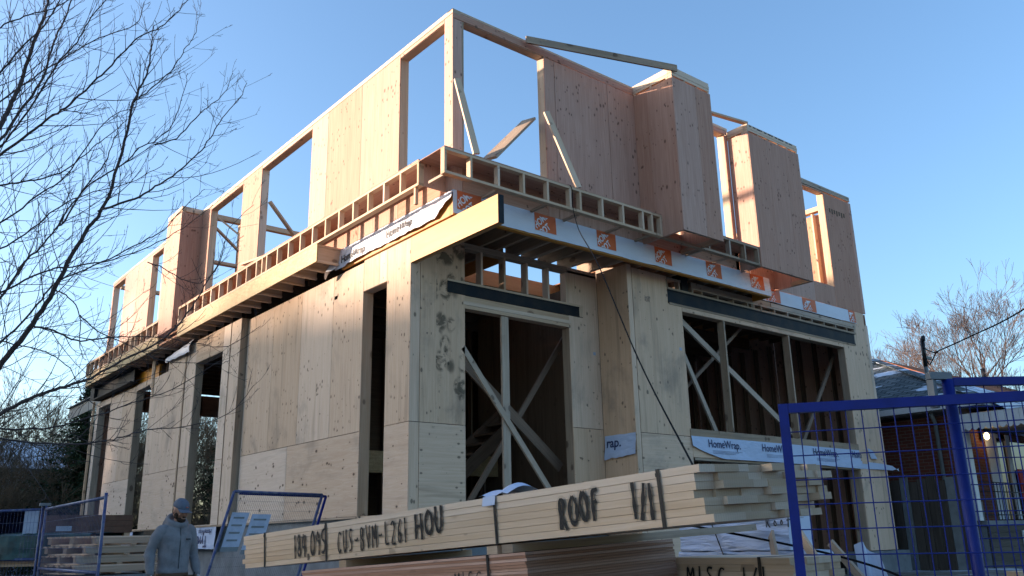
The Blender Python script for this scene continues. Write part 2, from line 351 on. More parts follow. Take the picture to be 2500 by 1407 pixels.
def spray(name, body, x, y, h, adv, wd, fn, parent, seed=1, slope=0.0, thick=.16):
    """hand sprayed strokes: a dark core ribbon and a wider mist around it; fn maps (x, y, lift) to 3-D"""
    r = random.Random(seed); core = MB(); mist = MB(); cx = x
    def ribbon(pts, hw, lift, mb, soft):
        # resample
        P = []
        for (a, b), (c, d) in zip(pts, pts[1:]):
            L = math.hypot(c - a, d - b); n = max(1, int(L / .012))
            P += [(a + (c - a) * i / n, b + (d - b) * i / n) for i in range(n)]
        P.append(pts[-1])
        for _ in range(2): P = [P[0]] + [tuple((P[i - 1][k] + 2 * P[i][k] + P[i + 1][k]) / 4 for k in (0, 1)) for i in range(1, len(P) - 1)] + [P[-1]]
        N = []
        for i in range(len(P)):
            a = P[max(i - 1, 0)]; b = P[min(i + 1, len(P) - 1)]; dx, dy = b[0] - a[0], b[1] - a[1]; L = math.hypot(dx, dy) or 1; N.append((-dy / L, dx / L))
        cols = ((-1, 0), (-.4, 1), (.4, 1), (1, 0)) if soft else ((-1, 1), (1, 1))
        ids = []
        for i, (p, n) in enumerate(zip(P, N)):
            ww = hw * (1 + .22 * math.sin(i * .9 + p[0] * 40))
            ids.append([fn(p[0] + n[0] * ww * c[0], p[1] + n[1] * ww * c[0], lift + (i % 3) * .00025) for c in cols])
        for i in range(len(P) - 1):
            for c in range(len(cols) - 1):
                mb.face([ids[i][c], ids[i][c + 1], ids[i + 1][c + 1], ids[i + 1][c]], [(0, 0)] * 4, (cols[c][1] + cols[c + 1][1]) / 2 * (.9 if soft else 1))
    for ch in body:
        if ch == ' ': cx += adv * .6; continue
        a = .45 if ch in '1I,' else 1
        for st in STK[ch]:
            pts = [(cx + (px * a) * wd + r.uniform(-.04, .04) * wd, y + slope * (cx - x) + py * h + r.uniform(-.03, .03) * h) for px, py in st]
            ribbon(pts, h * thick * .42, .003, core, False); ribbon(pts, h * thick * 1.0, .0018, mist, True)
        cx += adv * (.6 if ch in '1I,' else 1)
    a = core.build(name, M_SPRAY, parent); mist.build('overspray', M_MIST, a); return a
# ------------------------------------------------------------------ the house frame
def sheath(mb, ax, pl, th, sheets, openings=(), gap=.009, off=0):
    """plywood sheets on the plane ax=pl, th thick going inward; openings are cut out"""
    for k, (a0, a1, z0, z1, g) in enumerate(sheets):
        ton = mb.r.random(); oa, ob = mb.r.uniform(0, 50), mb.r.uniform(0, 50)
        a0 += gap / 2; a1 -= gap / 2; z0 += gap / 2; z1 -= gap / 2
        ys = sorted({a0, a1} | {v for o in openings for v in o[:2] if a0 < v < a1}); zs = sorted({z0, z1} | {v for o in openings for v in o[2:] if z0 < v < z1})
        def inside(a, b): return any(o[0] - 1e-6 < a < o[1] + 1e-6 and o[2] - 1e-6 < b < o[3] + 1e-6 for o in openings)
        for i in range(len(ys) - 1):
            # merge vertically
            j = 0
            while j < len(zs) - 1:
                if inside((ys[i] + ys[i + 1]) / 2, (zs[j] + zs[j + 1]) / 2): j += 1; continue
                e = j
                while e + 1 < len(zs) - 1 and not inside((ys[i] + ys[i + 1]) / 2, (zs[e + 1] + zs[e + 2]) / 2): e += 1
                A0, A1, Z0, Z1 = ys[i], ys[i + 1], zs[j], zs[e + 1]
                # explicit uv continuous over the sheet
                p0, p1 = (pl, pl + th) if th > 0 else (pl + th, pl)
                if ax == 'x': c = [(p0, A0, Z0), (p0, A1, Z0), (p0, A1, Z1), (p0, A0, Z1), (p1, A0, Z0), (p1, A1, Z0), (p1, A1, Z1), (p1, A0, Z1)]
                else: c = [(A0, p0, Z0), (A1, p0, Z0), (A1, p0, Z1), (A0, p0, Z1), (A0, p1, Z0), (A1, p1, Z0), (A1, p1, Z1), (A0, p1, Z1)]
                ab = [(A0, Z0), (A1, Z0), (A1, Z1), (A0, Z1)] * 2
                for q in ((0, 1, 2, 3), (4, 7, 6, 5), (0, 4, 5, 1), (1, 5, 6, 2), (2, 6, 7, 3), (3, 7, 4, 0)):
                    us = [((ab[n][0] - a0 + oa), (ab[n][1] - z0 + ob)) if g == 'v' else ((ab[n][1] - z0 + oa), (ab[n][0] - a0 + ob)) for n in q]
                    mb.face([c[n] for n in q], us, ton)
                j = e + 1
def cols(a0, a1, st, z0, z1, g='v', first=None):
    r = []; a = a0
    b = a0 + (first or st)
    while a < a1 - .02:
        b2 = min(b, a1); r.append((a, b2, z0, z1, g)); a = b2; b = a + st
    return r
house = thing('unfinished_house', 'two storey timber house frame under construction, sheathed in plywood with open window holes', 'house', (0, 0, -1.6))
def clusters(mb, tol=.035):
    """split a collector into its separate pieces (faces whose boxes touch stay together)"""
    n = len(mb.f)
    if n > 420 or n < 7: return [mb]
    bb = []
    for f in mb.f:
        c = [mb.v[i] for i in f]; bb.append([min(p[k] for p in c) - tol / 2 for k in range(3)] + [max(p[k] for p in c) + tol / 2 for k in range(3)])
    par = list(range(n))
    def fd(i):
        while par[i] != i: par[i] = par[par[i]]; i = par[i]
        return i
    for i in range(n):
        a = bb[i]
        for j in range(i + 1, n):
            b = bb[j]
            if a[0] <= b[3] and b[0] <= a[3] and a[1] <= b[4] and b[1] <= a[4] and a[2] <= b[5] and b[2] <= a[5]: par[fd(i)] = fd(j)
    gr = {}
    for i in range(n): gr.setdefault(fd(i), []).append(i)
    if len(gr) == 1: return [mb]
    out = []
    for g_ in gr.values():
        m2 = MB()
        for i in g_:
            b0 = len(m2.v); m2.v += [mb.v[k] for k in mb.f[i]]; m2.f.append(list(range(b0, b0 + len(mb.f[i])))); m2.uv.append(mb.uv[i]); m2.t.append(mb.t[i]); m2.sm.append(mb.sm[i])
        out.append(m2)
    return out
SPLIT = ('sheathing', 'plywood', 'corner_stud', 'steel_beam', 'head_beam', 'top_plate', 'foundation', 'inner_partition', 'column', 'front_door', 'door_frame', 'stair_stringer', 'raised_floor', 'garage_frame', 'bay_floor', 'partition_plate', 'floor_deck', 'porch_floor')
def P(name, mb, mat, parent=None, label=None):
    if parent is None and any(k in name for k in SPLIT):
        cl = clusters(mb)
        for c in cl[1:]: keep(c.build(name, mat), house)
        mb = cl[0]
    o = mb.build(name, mat)
    if parent is None: keep(o, house)
    else: o.parent = parent
    if label: o['label'] = label
    return o
XR = 11.72; BY = -.73; FY = -1.127; SX = -.04; YB = 16.5
# ---- lower storey, long side wall (x = 0)
SO = [(2.25, 2.36, 3.54, 3.60), (.67, 1.385, .0, 3.46), (6.91, 8.45, .02, 3.46), (11.5, 12.66, .02, 3.44), (15.0, 16.2, .0, 3.44)]
mb = MB(3)
sheath(mb, 'x', 0, .014, cols(1.385, 5.96, 1.18, 1.25, 3.95, 'v', 1.0) + [(0, .67, 1.25, 3.98, 'v'), (.67, .90, 3.46, 3.98, 'v'), (1.385 - .485, 1.385, 3.46, 3.98, 'v')], SO)
LW = P('plywood_sheathing', mb, M_PINE)
mb = MB(4)
sheath(mb, 'x', 0, .014, [(0, .67, 0, 1.25, 'h'), (1.385, 3.9, 0, 1.25, 'h'), (3.9, 5.96, 0, 1.25, 'h')], SO)
P('low_plywood_sheathing', mb, M_PINEH)
# projecting left part of the side wall (x = -.15) : studs, sheathing
PX = -.13
mb = MB(5)
sheath(mb, 'x', PX, .014, [(6.02, 6.5, 0, 3.98, 'v'), (6.52, 6.91, 1.25, 3.98, 'v'), (6.91, 8.45, 3.46, 3.98, 'h'), (8.45, 9.05, 1.25, 3.95, 'v'), (9.12, 10.3, 1.25, 3.9, 'v'), (10.3, 11.5, 1.25, 3.58, 'v'), (11.5, 12.66, 3.44, 3.6, 'h'), (12.66, 13.8, 1.25, 3.58, 'v'), (13.8, 15.0, 1.25, 3.58, 'v'), (15.0, 16.2, 3.44, 3.6, 'h'), (16.2, 16.5, 1.25, 3.6, 'v')], [])
P('plywood_sheathing', mb, M_PINE)
mb = MB(6)
sheath(mb, 'x', PX, .014, [(6.52, 6.91, 0, 1.25, 'h'), (8.45, 9.05, 0, 1.25, 'h'), (9.12, 11.5, 0, 1.25, 'h'), (12.66, 15.0, 0, 1.25, 'h'), (16.2, 16.5, 0, 1.25, 'v')], [])
P('low_plywood_sheathing', mb, M_PINEH)
mb = MB(7)
mb.box(PX, .16, 6.0, 6.02, 0, 3.98).box(PX - .02, PX + .02, 9.055, 9.115, 0, 3.9).box(PX - .012, PX + .02, 6.50, 6.515, 0, 3.98)
P('corner_stud', mb, M_SPFD)
def frame(name, ax, pl, a0, a1, z0, z1, d, mat, t=.04, sill=True, head=True, inw=1, parent=None):
    """the lumber lining of a wall hole"""
    mb = MB(int(a0 * 10 + z1)); p0, p1 = (pl + .002, pl + d) if inw > 0 else (pl - d, pl - .002)
    def b(A0, A1, Z0, Z1):
        if ax == 'x': mb.box(p0, p1, A0, A1, Z0, Z1)
        else: mb.box(A0, A1, p0, p1, Z0, Z1)
    if not head and not sill:
        b(a0 - t, a0 - .003, z0, z1); P('window_jamb', mb, mat, parent); mb = MB(int(a1 * 9)); 
        if ax == 'x': mb.box(p0, p1, a1 + .003, a1 + t, z0, z1)
        else: mb.box(a1 + .003, a1 + t, p0, p1, z0, z1)
        return P('window_jamb', mb, mat, parent)
    b(a0 - t, a0 - .003, z0, z1); b(a1 + .003, a1 + t, z0, z1)
    if head: b(a0 - t, a1 + t, z1 + .0, z1 + .04)
    if sill: b(a0 - t, a1 + t, z0 - .04, z0 - .0)
    return P(name, mb, mat, parent)
frame('window_frame', 'x', .012, .67, 1.385, 0, 3.46, .17, M_SPF)
frame('door_frame', 'x', PX + .012, 6.91, 8.45, .02, 3.46, .16, M_SPFD)
frame('window_frame', 'x', PX + .012, 11.5, 12.66, .02, 3.44, .17, M_SPFD)
frame('window_frame', 'x', PX + .012, 15.0, 16.2, .02, 3.44, .17, M_SPFD)
mb = MB(8)  # plates and beams at the far head of the side wall
mb.box(-.02, .06, 11.35, 13.5, 3.62, 3.95).box(-.015, .06, 13.5, 16.5, 3.62, 3.95)
P('head_beam', mb, M_LVL)
mb = MB(9); mb.box(PX - .03, PX, 11.28, 11.33, 3.1, 4.0).box(PX - .05, PX - .03, 11.33, 11.40, 3.35, 4.0)
P('nailed_block', mb, M_SPF)
# ---- lower storey, front left bay (y = 0)
AO = [(.985, 3.15, -1.0, 3.07), (.654, 3.49, 3.24, 3.46), (.985, 3.15, 3.0, 4.0)]
mb = MB(10)
sheath(mb, 'y', 0, .014, [(0, .17, 1.25, 4.1, 'v'), (.17, .985, 1.25, 4.1, 'v'), (3.15, 3.85, 1.36, 4.1, 'v')], AO)
P('front_plywood', mb, M_PINEA)
mb = MB(11)
sheath(mb, 'y', 0, .014, [(0, .17, -.2, 1.25, 'v'), (.17, .985, -.2, 1.25, 'h'), (3.15, 3.85, -.3, 1.36, 'v')], AO)
P('front_plywood', mb, M_PINEA)
mb = MB(12); mb.face([(.45, -.003, 1.45), (.975, -.003, 1.45), (.975, -.003, 4.05), (.45, -.003, 4.05)], [(0, 0), (.52, 0), (.52, 2.6), (0, 2.6)], .5); P('mud_stain', mb, M_MUD)
frame('window_frame', 'y', .012, .985, 3.15, -.9, 3.03, .17, M_SPFD, sill=False, head=False)
mb = MB(13); mb.box(.95, 3.2, .001, .16, 3.035, 3.09).box(.95, 3.2, -.006, .15, 3.093, 3.15).box(.95, 3.2, .004, .16, 3.153, 3.235)
P('window_header', mb, M_SPF)
mb = MB(14); mb.box(.655, 3.40, -.012, .10, 3.241, 3.262).box(.655, 3.40, .02, .04, 3.262, 3.40).box(.655, 3.40, -.012, .10, 3.40, 3.42)
P('steel_beam', mb, M_STEEL)
mb = MB(15); mb.box(.655, 3.40, -.004, .012, 3.264, 3.398); P('steel_beam_web', mb, M_STEEL)
mb = MB(16); mb.box(.655, 3.49, -.004, .13, 3.422, 3.458).box(3.41, 3.485, .0, .10, 3.25, 3.42); P('top_plate', mb, M_SPF)
mb = MB(17); mb.box(.9, 3.85, .0, .13, 4.0, 4.04).box(.9, 3.85, .003, .13, 4.044, 4.095); P('top_plate', mb, M_SPFD)
for i, x in enumerate((1.30, 1.765, 2.235, 2.70, 3.11)):
    mb = MB(20 + i); mb.box(x, x + .04, .004, .14, 3.46, 3.998); P('cripple_stud', mb, M_SPF)
mb = MB(26); mb.box(1.72, 1.86, .03, .07, -.6, 3.03); P('post', mb, M_SPFD)
for a, b, wd in (((.95, .02, 2.42), (2.72, .02, .22), .09), ((.9, .5, 2.65), (3.3, .5, .75), .17), ((3.7, .62, 3.15), (1.4, .62, .05), .09)):
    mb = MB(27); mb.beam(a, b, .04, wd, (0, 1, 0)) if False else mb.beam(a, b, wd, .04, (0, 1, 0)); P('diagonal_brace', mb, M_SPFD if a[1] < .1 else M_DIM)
# return wall (x = 3.85) between the front bays and right bay (y = BY)
mb = MB(28)
sheath(mb, 'x', 3.85, .014, [(BY, -.0, .95, 4.1, 'v'), (BY, -.0, -.5, .95, 'v')])
P('return_plywood', mb, M_PINEA)
BO = [(5.24, 10.6, 1.39, 3.46), (4.87, 11.12, 3.56, 4.06), (5.35, 10.62, -1.0, .90)]
mb = MB(29)
sheath(mb, 'y', BY, .014, [(3.85, 3.965, -.8, 4.1, 'v'), (3.97, 5.24, 1.25, 4.06, 'v'), (5.24, 10.6, 3.46, 3.56, 'h'), (10.6, XR - .12, 1.0, 4.36, 'v'), (XR - .12, XR, -.75, 4.1, 'v')], BO)
P('front_plywood', mb, M_PINEA)
mb = MB(30)
sheath(mb, 'y', BY, .014, [(3.97, 5.24, -.8, 1.25, 'h'), (10.6, XR - .12, -.75, 1.0, 'v'), (5.24, 10.6, .9, 1.25, 'h')], BO)
P('front_plywood', mb, M_PINEA)
frame('window_frame', 'y', BY + .012, 5.24, 10.6, 1.39, 3.46, .15, M_SPFD)
mb = MB(31); mb.box(5.2, 10.64, BY - .012, BY + .02, 1.255, 1.385); P('window_sill', mb, M_SPFD)
mb = MB(32); mb.box(4.9, 11.05, BY - .012, BY + .1, 3.545, 3.58); P('window_header', mb, M_SPFD)
mb = MB(33); mb.box(4.87, 11.08, BY - .016, BY + .10, 3.582, 3.600).box(4.87, 11.08, BY + .0, BY + .02, 3.600, 3.80).box(4.87, 11.08, BY - .016, BY + .10, 3.80, 3.818)
P('steel_beam', mb, M_STEEL)
mb = MB(34); mb.box(4.87, 5.25, BY - .01, BY + .12, 4.0, 4.04).box(5.55, 11.16, BY - .006, BY + .12, 3.93, 3.965).box(8.0, 11.18, BY - .012, BY + .12, 3.968, 4.05).box(4.87, 11.16, BY - .014, BY + .12, 3.82, 3.855).box(5.55, 8.0, BY, BY + .12, 3.968, 4.06)
P('top_plate', mb, M_SPFD)
mb = MB(35); mb.box(11.08, 11.12, BY, BY + .14, 3.58, 3.82); P('packing_block', mb, M_SPFD)
for i, x in enumerate((4.87, 5.21, 5.58, 5.85, 6.31, 6.78, 7.23, 7.36, 7.675, 8.12, 8.57, 9.02, 9.45, 9.91, 10.36, 10.81, 11.12)):
    mb = MB(36 + i); mb.box(x - .02, x + (.02 if i != 7 else .1), BY - .004, BY + .12, 3.857, 3.928 if x > 5.5 else 3.998); P('cripple_stud', mb, M_SPFD)
mb = MB(50); mb.box(5.28, 5.46, BY, BY + .2, 3.857, 4.3); P('steel_stub', mb, M_STEEL)
for x in (6.43, 8.52):
    mb = MB(51); mb.box(x - .02, x + .02, BY + .0, BY + .15, 1.40, 3.455); P('mullion_stud', mb, M_SPFD)
for a, b, wd in (((5.3, -.50, 3.46), (8.85, -.50, 1.4), .11), ((5.35, -.40, 3.2), (6.35, -.40, 1.42), .09), ((7.6, -.3, 3.6), (5.3, -.3, 1.9), .06), ((10.9, -.3, 3.4), (9.2, -.3, 1.3), .08)):
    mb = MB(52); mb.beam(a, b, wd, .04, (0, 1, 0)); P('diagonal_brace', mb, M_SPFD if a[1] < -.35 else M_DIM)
# garage opening under the wrap: jamb
mb = MB(53); mb.box(10.60, 10.64, BY + .015, BY + .25, -.75, .9).box(5.3, 10.64, BY + .015, BY + .2, .86, .9); P('garage_frame', mb, M_SPFD)
mb = MB(54); mb.box(10.3, 12.0, BY - .1, BY + .4, -2.0, -.76); P('concrete_pier', mb, M_CONC)
# foundation wall and sill
mb = MB(55); mb.box(.03, .3, 0.05, 16.45, -3.4, -.46).box(.05, .3, .05, 16.45, -.455, -.03).box(3.9, 5.3, BY + .05, BY + .3, -3.4, -.81).box(.3, 3.9, .05, .3, -3.4, -.31); P('foundation_wall', mb, M_CONC)
mb = MB(56); mb.box(-.16, .05, 9.9, 10.9, -.5, -.02).box(-.2, .04, 9.6, 10.85, -1.7, -.52); P('foundation_block', mb, M_CONCD)
mb = MB(57); mb.box(-.15, .28, 6.0, 16.45, -.028, .0).box(-.02, .28, 1.3, 5.99, -.028, -.001); P('sill_plate', mb, M_SPFD)
# right wall, back wall, interior (all dark inside)
mb = MB(58)
sheath(mb, 'x', XR - .014, .014, cols(BY + .02, YB, 2.44, -.8, 4.36)); sheath(mb, 'y', YB, -.014, cols(5.6, XR, 1.22, 0, 4.1) + [(0.0, .5, 0, 4.1, 'v'), (.5, 5.6, 3.45, 4.1, 'h')])
P('far_sheathing', mb, M_FIR)
mb = MB(59)
for i in range(42): mb.box(XR - .155, XR - .016, BY + .1 + i * .406, BY + .14 + i * .406, -.8, 4.05)
for i in range(14): mb.box(.3 + i * .84, .34 + i * .84, YB - .155, YB - .016, 0 if i > 6 else 3.5, 4.05)
for i in range(14): mb.box(.016, .155, .2 + i * .406, .24 + i * .406, 0.02, 3.9) if not (.55 < .2 + i * .406 < 1.45) else None
for i in range(26): mb.box(.03, .155, 6.06 + i * .406, 6.1 + i * .406, 3.5, 3.9)
for a, b in ((6.02, 6.87), (8.49, 11.46), (12.7, 14.95)):
    n = int((b - a) / .406)
    for i in range(n + 1): mb.box(PX + .016, PX + .15, a + .02 + i * .406, a + .06 + i * .406, .02, 3.5)
for i in range(3): mb.box(3.2 + i * .3, 3.24 + i * .3, .016, .15, -.3, 4.0)
for i in range(3): mb.box(.03 + i * .4, .07 + i * .4, .016, .15, -.1, 4.0)
for i in range(4): mb.box(3.9 + i * .4, 3.94 + i * .4, BY + .016, BY + .15, -.8, 4.0)
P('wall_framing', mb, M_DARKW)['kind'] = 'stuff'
mb = MB(60)   # inner partitions, raised floor and basement wall seen through the front window
mb.box(3.95, 4.0, .1, 3.6, -1.5, 4.05); mb.box(.5, XR - .2, 6.35, 6.38, -.5, 4.05); mb.box(5.0, XR - .2, 4.6, 4.63, -1.6, 4.05)
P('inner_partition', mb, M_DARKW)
mb = MB(61)
for i in range(14): mb.box(.5 + i * .45, .54 + i * .45, 3.05, 3.19, -1.4, .78)
for i in range(16): mb.box(.6 + i * .45, .64 + i * .45, 6.22, 6.34, 1.2, 4.05)
for i in range(16): mb.box(4.4 + i * .45, 4.44 + i * .45, 4.46, 4.59, -1.4, 4.05)
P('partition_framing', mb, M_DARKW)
mb = MB(62); mb.box(.2, 6.5, 3.0, 3.045, .82, 1.14).box(.2, 6.5, 3.0, 3.2, .785, .815).box(.2, 6.5, 3.05, 6.3, 1.145, 1.165); P('raised_floor', mb, M_OSB)
mb = MB(63); mb.box(.03, XR - .2, .05, YB, -1.62, -1.58); P('basement_slab', mb, M_CONCD)
mb = MB(64); mb.box(2.2, 5.4, 7.2, 7.6, .02, 1.25, 0).box(2.2, 5.4, 7.15, 8.9, 1.26, 1.29); P('work_bench', mb, M_DARKW)
# staircase in the hall
for i in range(9):
    mb = MB(65 + i); mb.box(1.6 + i * .25, 1.9 + i * .25, 2.2, 2.95, .1 + i * .2, .14 + i * .2); P('stair_tread', mb, M_DIM)
mb = MB(75); mb.beam((1.5, 2.18, -.05), (4.0, 2.18, 1.95), .24, .04, (0, 1, 0)).beam((1.5, 2.97, -.05), (4.0, 2.97, 1.95), .24, .04, (0, 1, 0)); P('stair_stringer', mb, M_DARKW)
# ---- second floor deck, joists
mb = MB(76)
for (x0, x1, y0, y1) in ((0, 2.0, FY + .06, 1.8), (4.3, 7.4, FY + .06, 1.8), (7.4, XR - .02, BY + .05, 1.8), (0, XR - .02, 1.8, YB - .02), (2.0, 4.3, FY + .06, .3)):
    mb.box(x0, x1, y0 + .002, y1, 4.335, 4.355)
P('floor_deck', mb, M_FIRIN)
mb = MB(77); mb.box(1.9, 4.4, 1.55, 1.59, 4.05, 4.33).box(1.9, 4.4, 1.595, 1.64, 4.05, 4.33).box(1.96, 2.0, .3, 1.545, 4.05, 4.33); P('stair_opening_rim', mb, M_LVL)
for i in range(25):
    y = 2.3 + i * .57; mb = MB(80 + i); mb.box(.05, XR - .2, y, y + .045, 4.06, 4.33); P('floor_joist', mb, M_DARKW)
js = [-.0, .42, .86, 1.29, 1.61, 2.04, 2.38, 2.75, 3.20, 3.68, 4.15, 4.6, 5.05, 5.5, 5.95, 6.4, 6.85, 7.2]
for i, x in enumerate(js):
    y1 = .32 if 1.9 < x < 4.3 else 1.8
    mb = MB(110 + i); mb.box(x, x + .05, FY + .05, y1, 4.10, 4.13).box(x + .018, x + .03, FY + .05, y1, 4.13, 4.30).box(x, x + .05, FY + .05, y1, 4.30, 4.33)
    P('overhang_joist', mb, M_SPFD)
for i in range(10): mb = MB(130 + i); mb.box(7.5 + i * .42, 7.54 + i * .42, BY + .06, BY + 2.3, 4.06, 4.33); P('floor_joist', mb, M_DARKW)
# rim boards of the overhang
mb = MB(131); mb.box(SX, 7.44, FY, FY + .085, 3.985, 4.35).box(7.40, 7.44, FY + .05, BY, 3.985, 4.33); P('rim_board', mb, M_LVL)
mb = MB(132); mb.box(SX, SX + .045, FY + .046, 2.05, 3.985, 4.35); P('rim_board', mb, M_LVL)
mb = MB(133); mb.box(0.0, .046, -2.08, .0, 3.585, 3.98).box(.05, .094, -2.08, .0, 3.585, 3.98); LV = P('laminated_beam', mb, M_LVL)
mb = MB(134); mb.box(-.001, .095, -2.086, -2.081, 3.584, 3.981); P('dark_beam_end', mb, M_STEEL, LV)  # thin dark cap over the near end of the beam
# ---- upper storey walls
UO = [(-.91, .33, 4.73, 7.13), (3.42, 5.69, 4.73, 7.12), (6.68, 8.54, 4.73, 7.12), (11.87, 12.75, 4.73, 7.12), (15.23, 16.38, 4.73, 7.12)]
mb = MB(140)
sheath(mb, 'x', SX, .014, [(FY, -.91, 4.36, 7.2, 'v'), (-.91, .33, 7.13, 7.2, 'h'), (-.91, .33, 4.36, 4.73, 'h'), (3.42, 5.69, 4.36, 4.73, 'h'), (6.68, 8.54, 4.36, 4.73, 'h'), (11.87, 12.75, 4.36, 4.73, 'h'), (15.23, 16.38, 4.36, 4.73, 'h'), (.33, 1.55, 4.36, 7.2, 'v'), (1.55, 2.77, 4.36, 7.2, 'v'), (2.77, 3.42, 4.36, 7.2, 'v'), (3.42, 5.69, 7.12, 7.2, 'h'), (5.69, 6.68, 4.36, 7.2, 'v'), (6.68, 8.54, 7.12, 7.2, 'h'), (8.54, 9.09, 4.36, 7.2, 'v'),
                       (10.08, 11.3, 4.36, 7.2, 'v'), (11.3, 11.87, 4.36, 7.2, 'v'), (11.87, 12.75, 7.12, 7.2, 'h'), (12.75, 14.0, 4.36, 7.2, 'v'), (14.0, 15.23, 4.36, 7.2, 'v'), (15.23, 16.38, 7.12, 7.2, 'h'), (16.38, YB, 4.36, 7.2, 'v')], UO)
P('upper_side_sheathing', mb, M_FIR)
for (a0, a1, z0, z1) in UO: frame('window_frame', 'x', SX + .012, a0, a1, z0 + .002, z1, .15, M_SPF, sill=False)
mb = MB(142); mb.box(SX - .004, SX + .14, FY - .002, YB, 7.203, 7.24).box(SX, SX + .14, FY + .0, YB, 7.243, 7.28); P('top_plate', mb, M_SPFW)
FO = [(.13, 1.75, 4.73, 7.13), (4.95, 6.42, 4.73, 7.13)]
mb = MB(143)
sheath(mb, 'y', FY, .014, [(SX, .13, 4.36, 7.12, 'v'), (SX, 3.872, 7.122, 7.245, 'h'), (1.75, 1.98, 4.36, 7.12, 'v'), (1.98, 3.2, 4.36, 7.12, 'v'), (3.2, 3.878, 4.36, 7.12, 'v'), (.13, 1.75, 4.36, 4.73, 'h'), (4.88, 6.53, 4.36, 4.73, 'h'), (4.88, 4.95, 4.36, 7.12, 'v'), (6.42, 6.53, 4.36, 7.12, 'v'), (4.88, 6.53, 7.13, 7.22, 'h'), (3.86, 4.88, 4.36, 4.72, 'h')], FO)
P('upper_front_sheathing', mb, M_FIR)
mb = MB(144); mb.box(3.80, 3.93, FY + .016, FY + .12, 4.36, 7.2); P('wall_stud', mb, M_SPFD)
for x in (1.95, 3.17): mb = MB(9); mb.box(x, x + .06, FY + .0155, FY + .05, 4.36, 7.245); P('joint_backing', mb, M_SPFD)
mb = MB(144); mb.box(SX + .02, .129, FY + .016, FY + .16, 4.7, 7.12).box(.0, .13, FY + .17, FY + .21, 4.36, 7.12); P('corner_post', mb, M_SPF)
frame('window_frame', 'y', FY + .012, .17, 1.75, 4.36, 7.12, .15, M_SPFD, sill=False)
frame('window_frame', 'y', FY + .012, 4.95, 6.42, 4.36, 7.12, .15, M_SPF, sill=False)
mb = MB(145); mb.box(SX + .002, 3.90, FY + .002, FY + .14, 7.248, 7.262).box(SX, 3.88, FY + .002, FY + .14, 7.264, 7.28).box(4.88, 6.55, FY, FY + .14, 7.224, 7.28); P('top_plate', mb, M_SPF)
for i in range(4):
    mb = MB(146 + i); x = 2.1 + i * .406; mb.box(x, x + .04, FY + .016, FY + .15, 4.36, 7.12); P('wall_stud', mb, M_SPF)
# right-hand end of the upper front (set back)
EO = [(9.72, 10.53, 4.82, 7.04)]
mb = MB(150)
sheath(mb, 'y', BY, .014, [(7.44, 9.72, 4.36, 7.06, 'v'), (9.72, 10.53, 4.36, 7.06, 'v'), (10.53, XR - .12, 4.36, 7.06, 'v'), (XR - .12, XR, 4.36, 7.06, 'v')], EO)
P('upper_front_sheathing', mb, M_FIR)
frame('window_frame', 'y', BY + .012, 9.72, 10.53, 4.82, 7.04, .15, M_SPF)
mb = MB(151); mb.box(7.44, XR - .03, BY - .004, BY + .14, 7.09, 7.125).box(7.44, XR - .03, BY + .0, BY + .14, 7.128, 7.165).box(7.44, XR - .03, BY - .003, BY + .14, 7.168, 7.205); P('top_plate', mb, M_SPFD)
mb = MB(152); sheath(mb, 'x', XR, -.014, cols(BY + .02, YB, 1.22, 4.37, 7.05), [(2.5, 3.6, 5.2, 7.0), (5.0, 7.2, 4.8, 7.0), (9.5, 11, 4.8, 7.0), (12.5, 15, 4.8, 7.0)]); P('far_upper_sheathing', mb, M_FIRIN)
for i in range(9):
    mb = MB(153 + i); y = BY + .1 + i * .406; mb.box(XR - .155, XR - .016, y, y + .04, 4.36, 7.05); P('wall_stud', mb, M_SPF)
mb = MB(162); mb.box(XR - .155, XR, BY + .142, YB, 7.09, 7.2).box(SX + .2, XR, YB - .15, YB, 7.1, 7.2); P('top_plate', mb, M_SPF)
mb = MB(163)
for i in range(10): mb.box(.5 + i * 1.2, .54 + i * 1.2, YB - .15, YB - .01, 4.36, 7.1)
P('back_wall_framing', mb, M_SPF)
mb = MB(164); mb.box(.1, 9.0, 9.15, 9.29, 7.16, 7.28).box(.1, 9.0, 9.15, 9.29, 6.05, 6.12); P('partition_plate', mb, M_SPF)
for i, x in enumerate((.9, 2.6, 4.3, 6.2, 8.2)):
    mb = MB(165 + i); mb.box(x, x + .04, 9.15, 9.29, 4.36, 7.15); P('partition_stud', mb, M_SPF)
mb = MB(171); mb.box(3.9, 4.04, 9.3, 16.4, 7.02, 7.18); P('partition_plate', mb, M_SPF)
for a, b in (((.12, 8.6, 7.0), (1.5, 7.0, 5.2)), ((.12, 5.6, 6.4), (2.2, 6.0, 4.5)), ((.3, 9.1, 6.9), (2.2, 9.1, 5.4)), ((.12, 3.6, 5.8), (2.0, 4.8, 4.4)), ((10.4, -.3, 4.5), (11.2, .8, 6.2)), ((6.2, -.5, 5.6), (6.8, .9, 4.4))):
    mb = MB(172); mb.beam(a, b, .09, .04); P('diagonal_brace', mb, M_SPF)
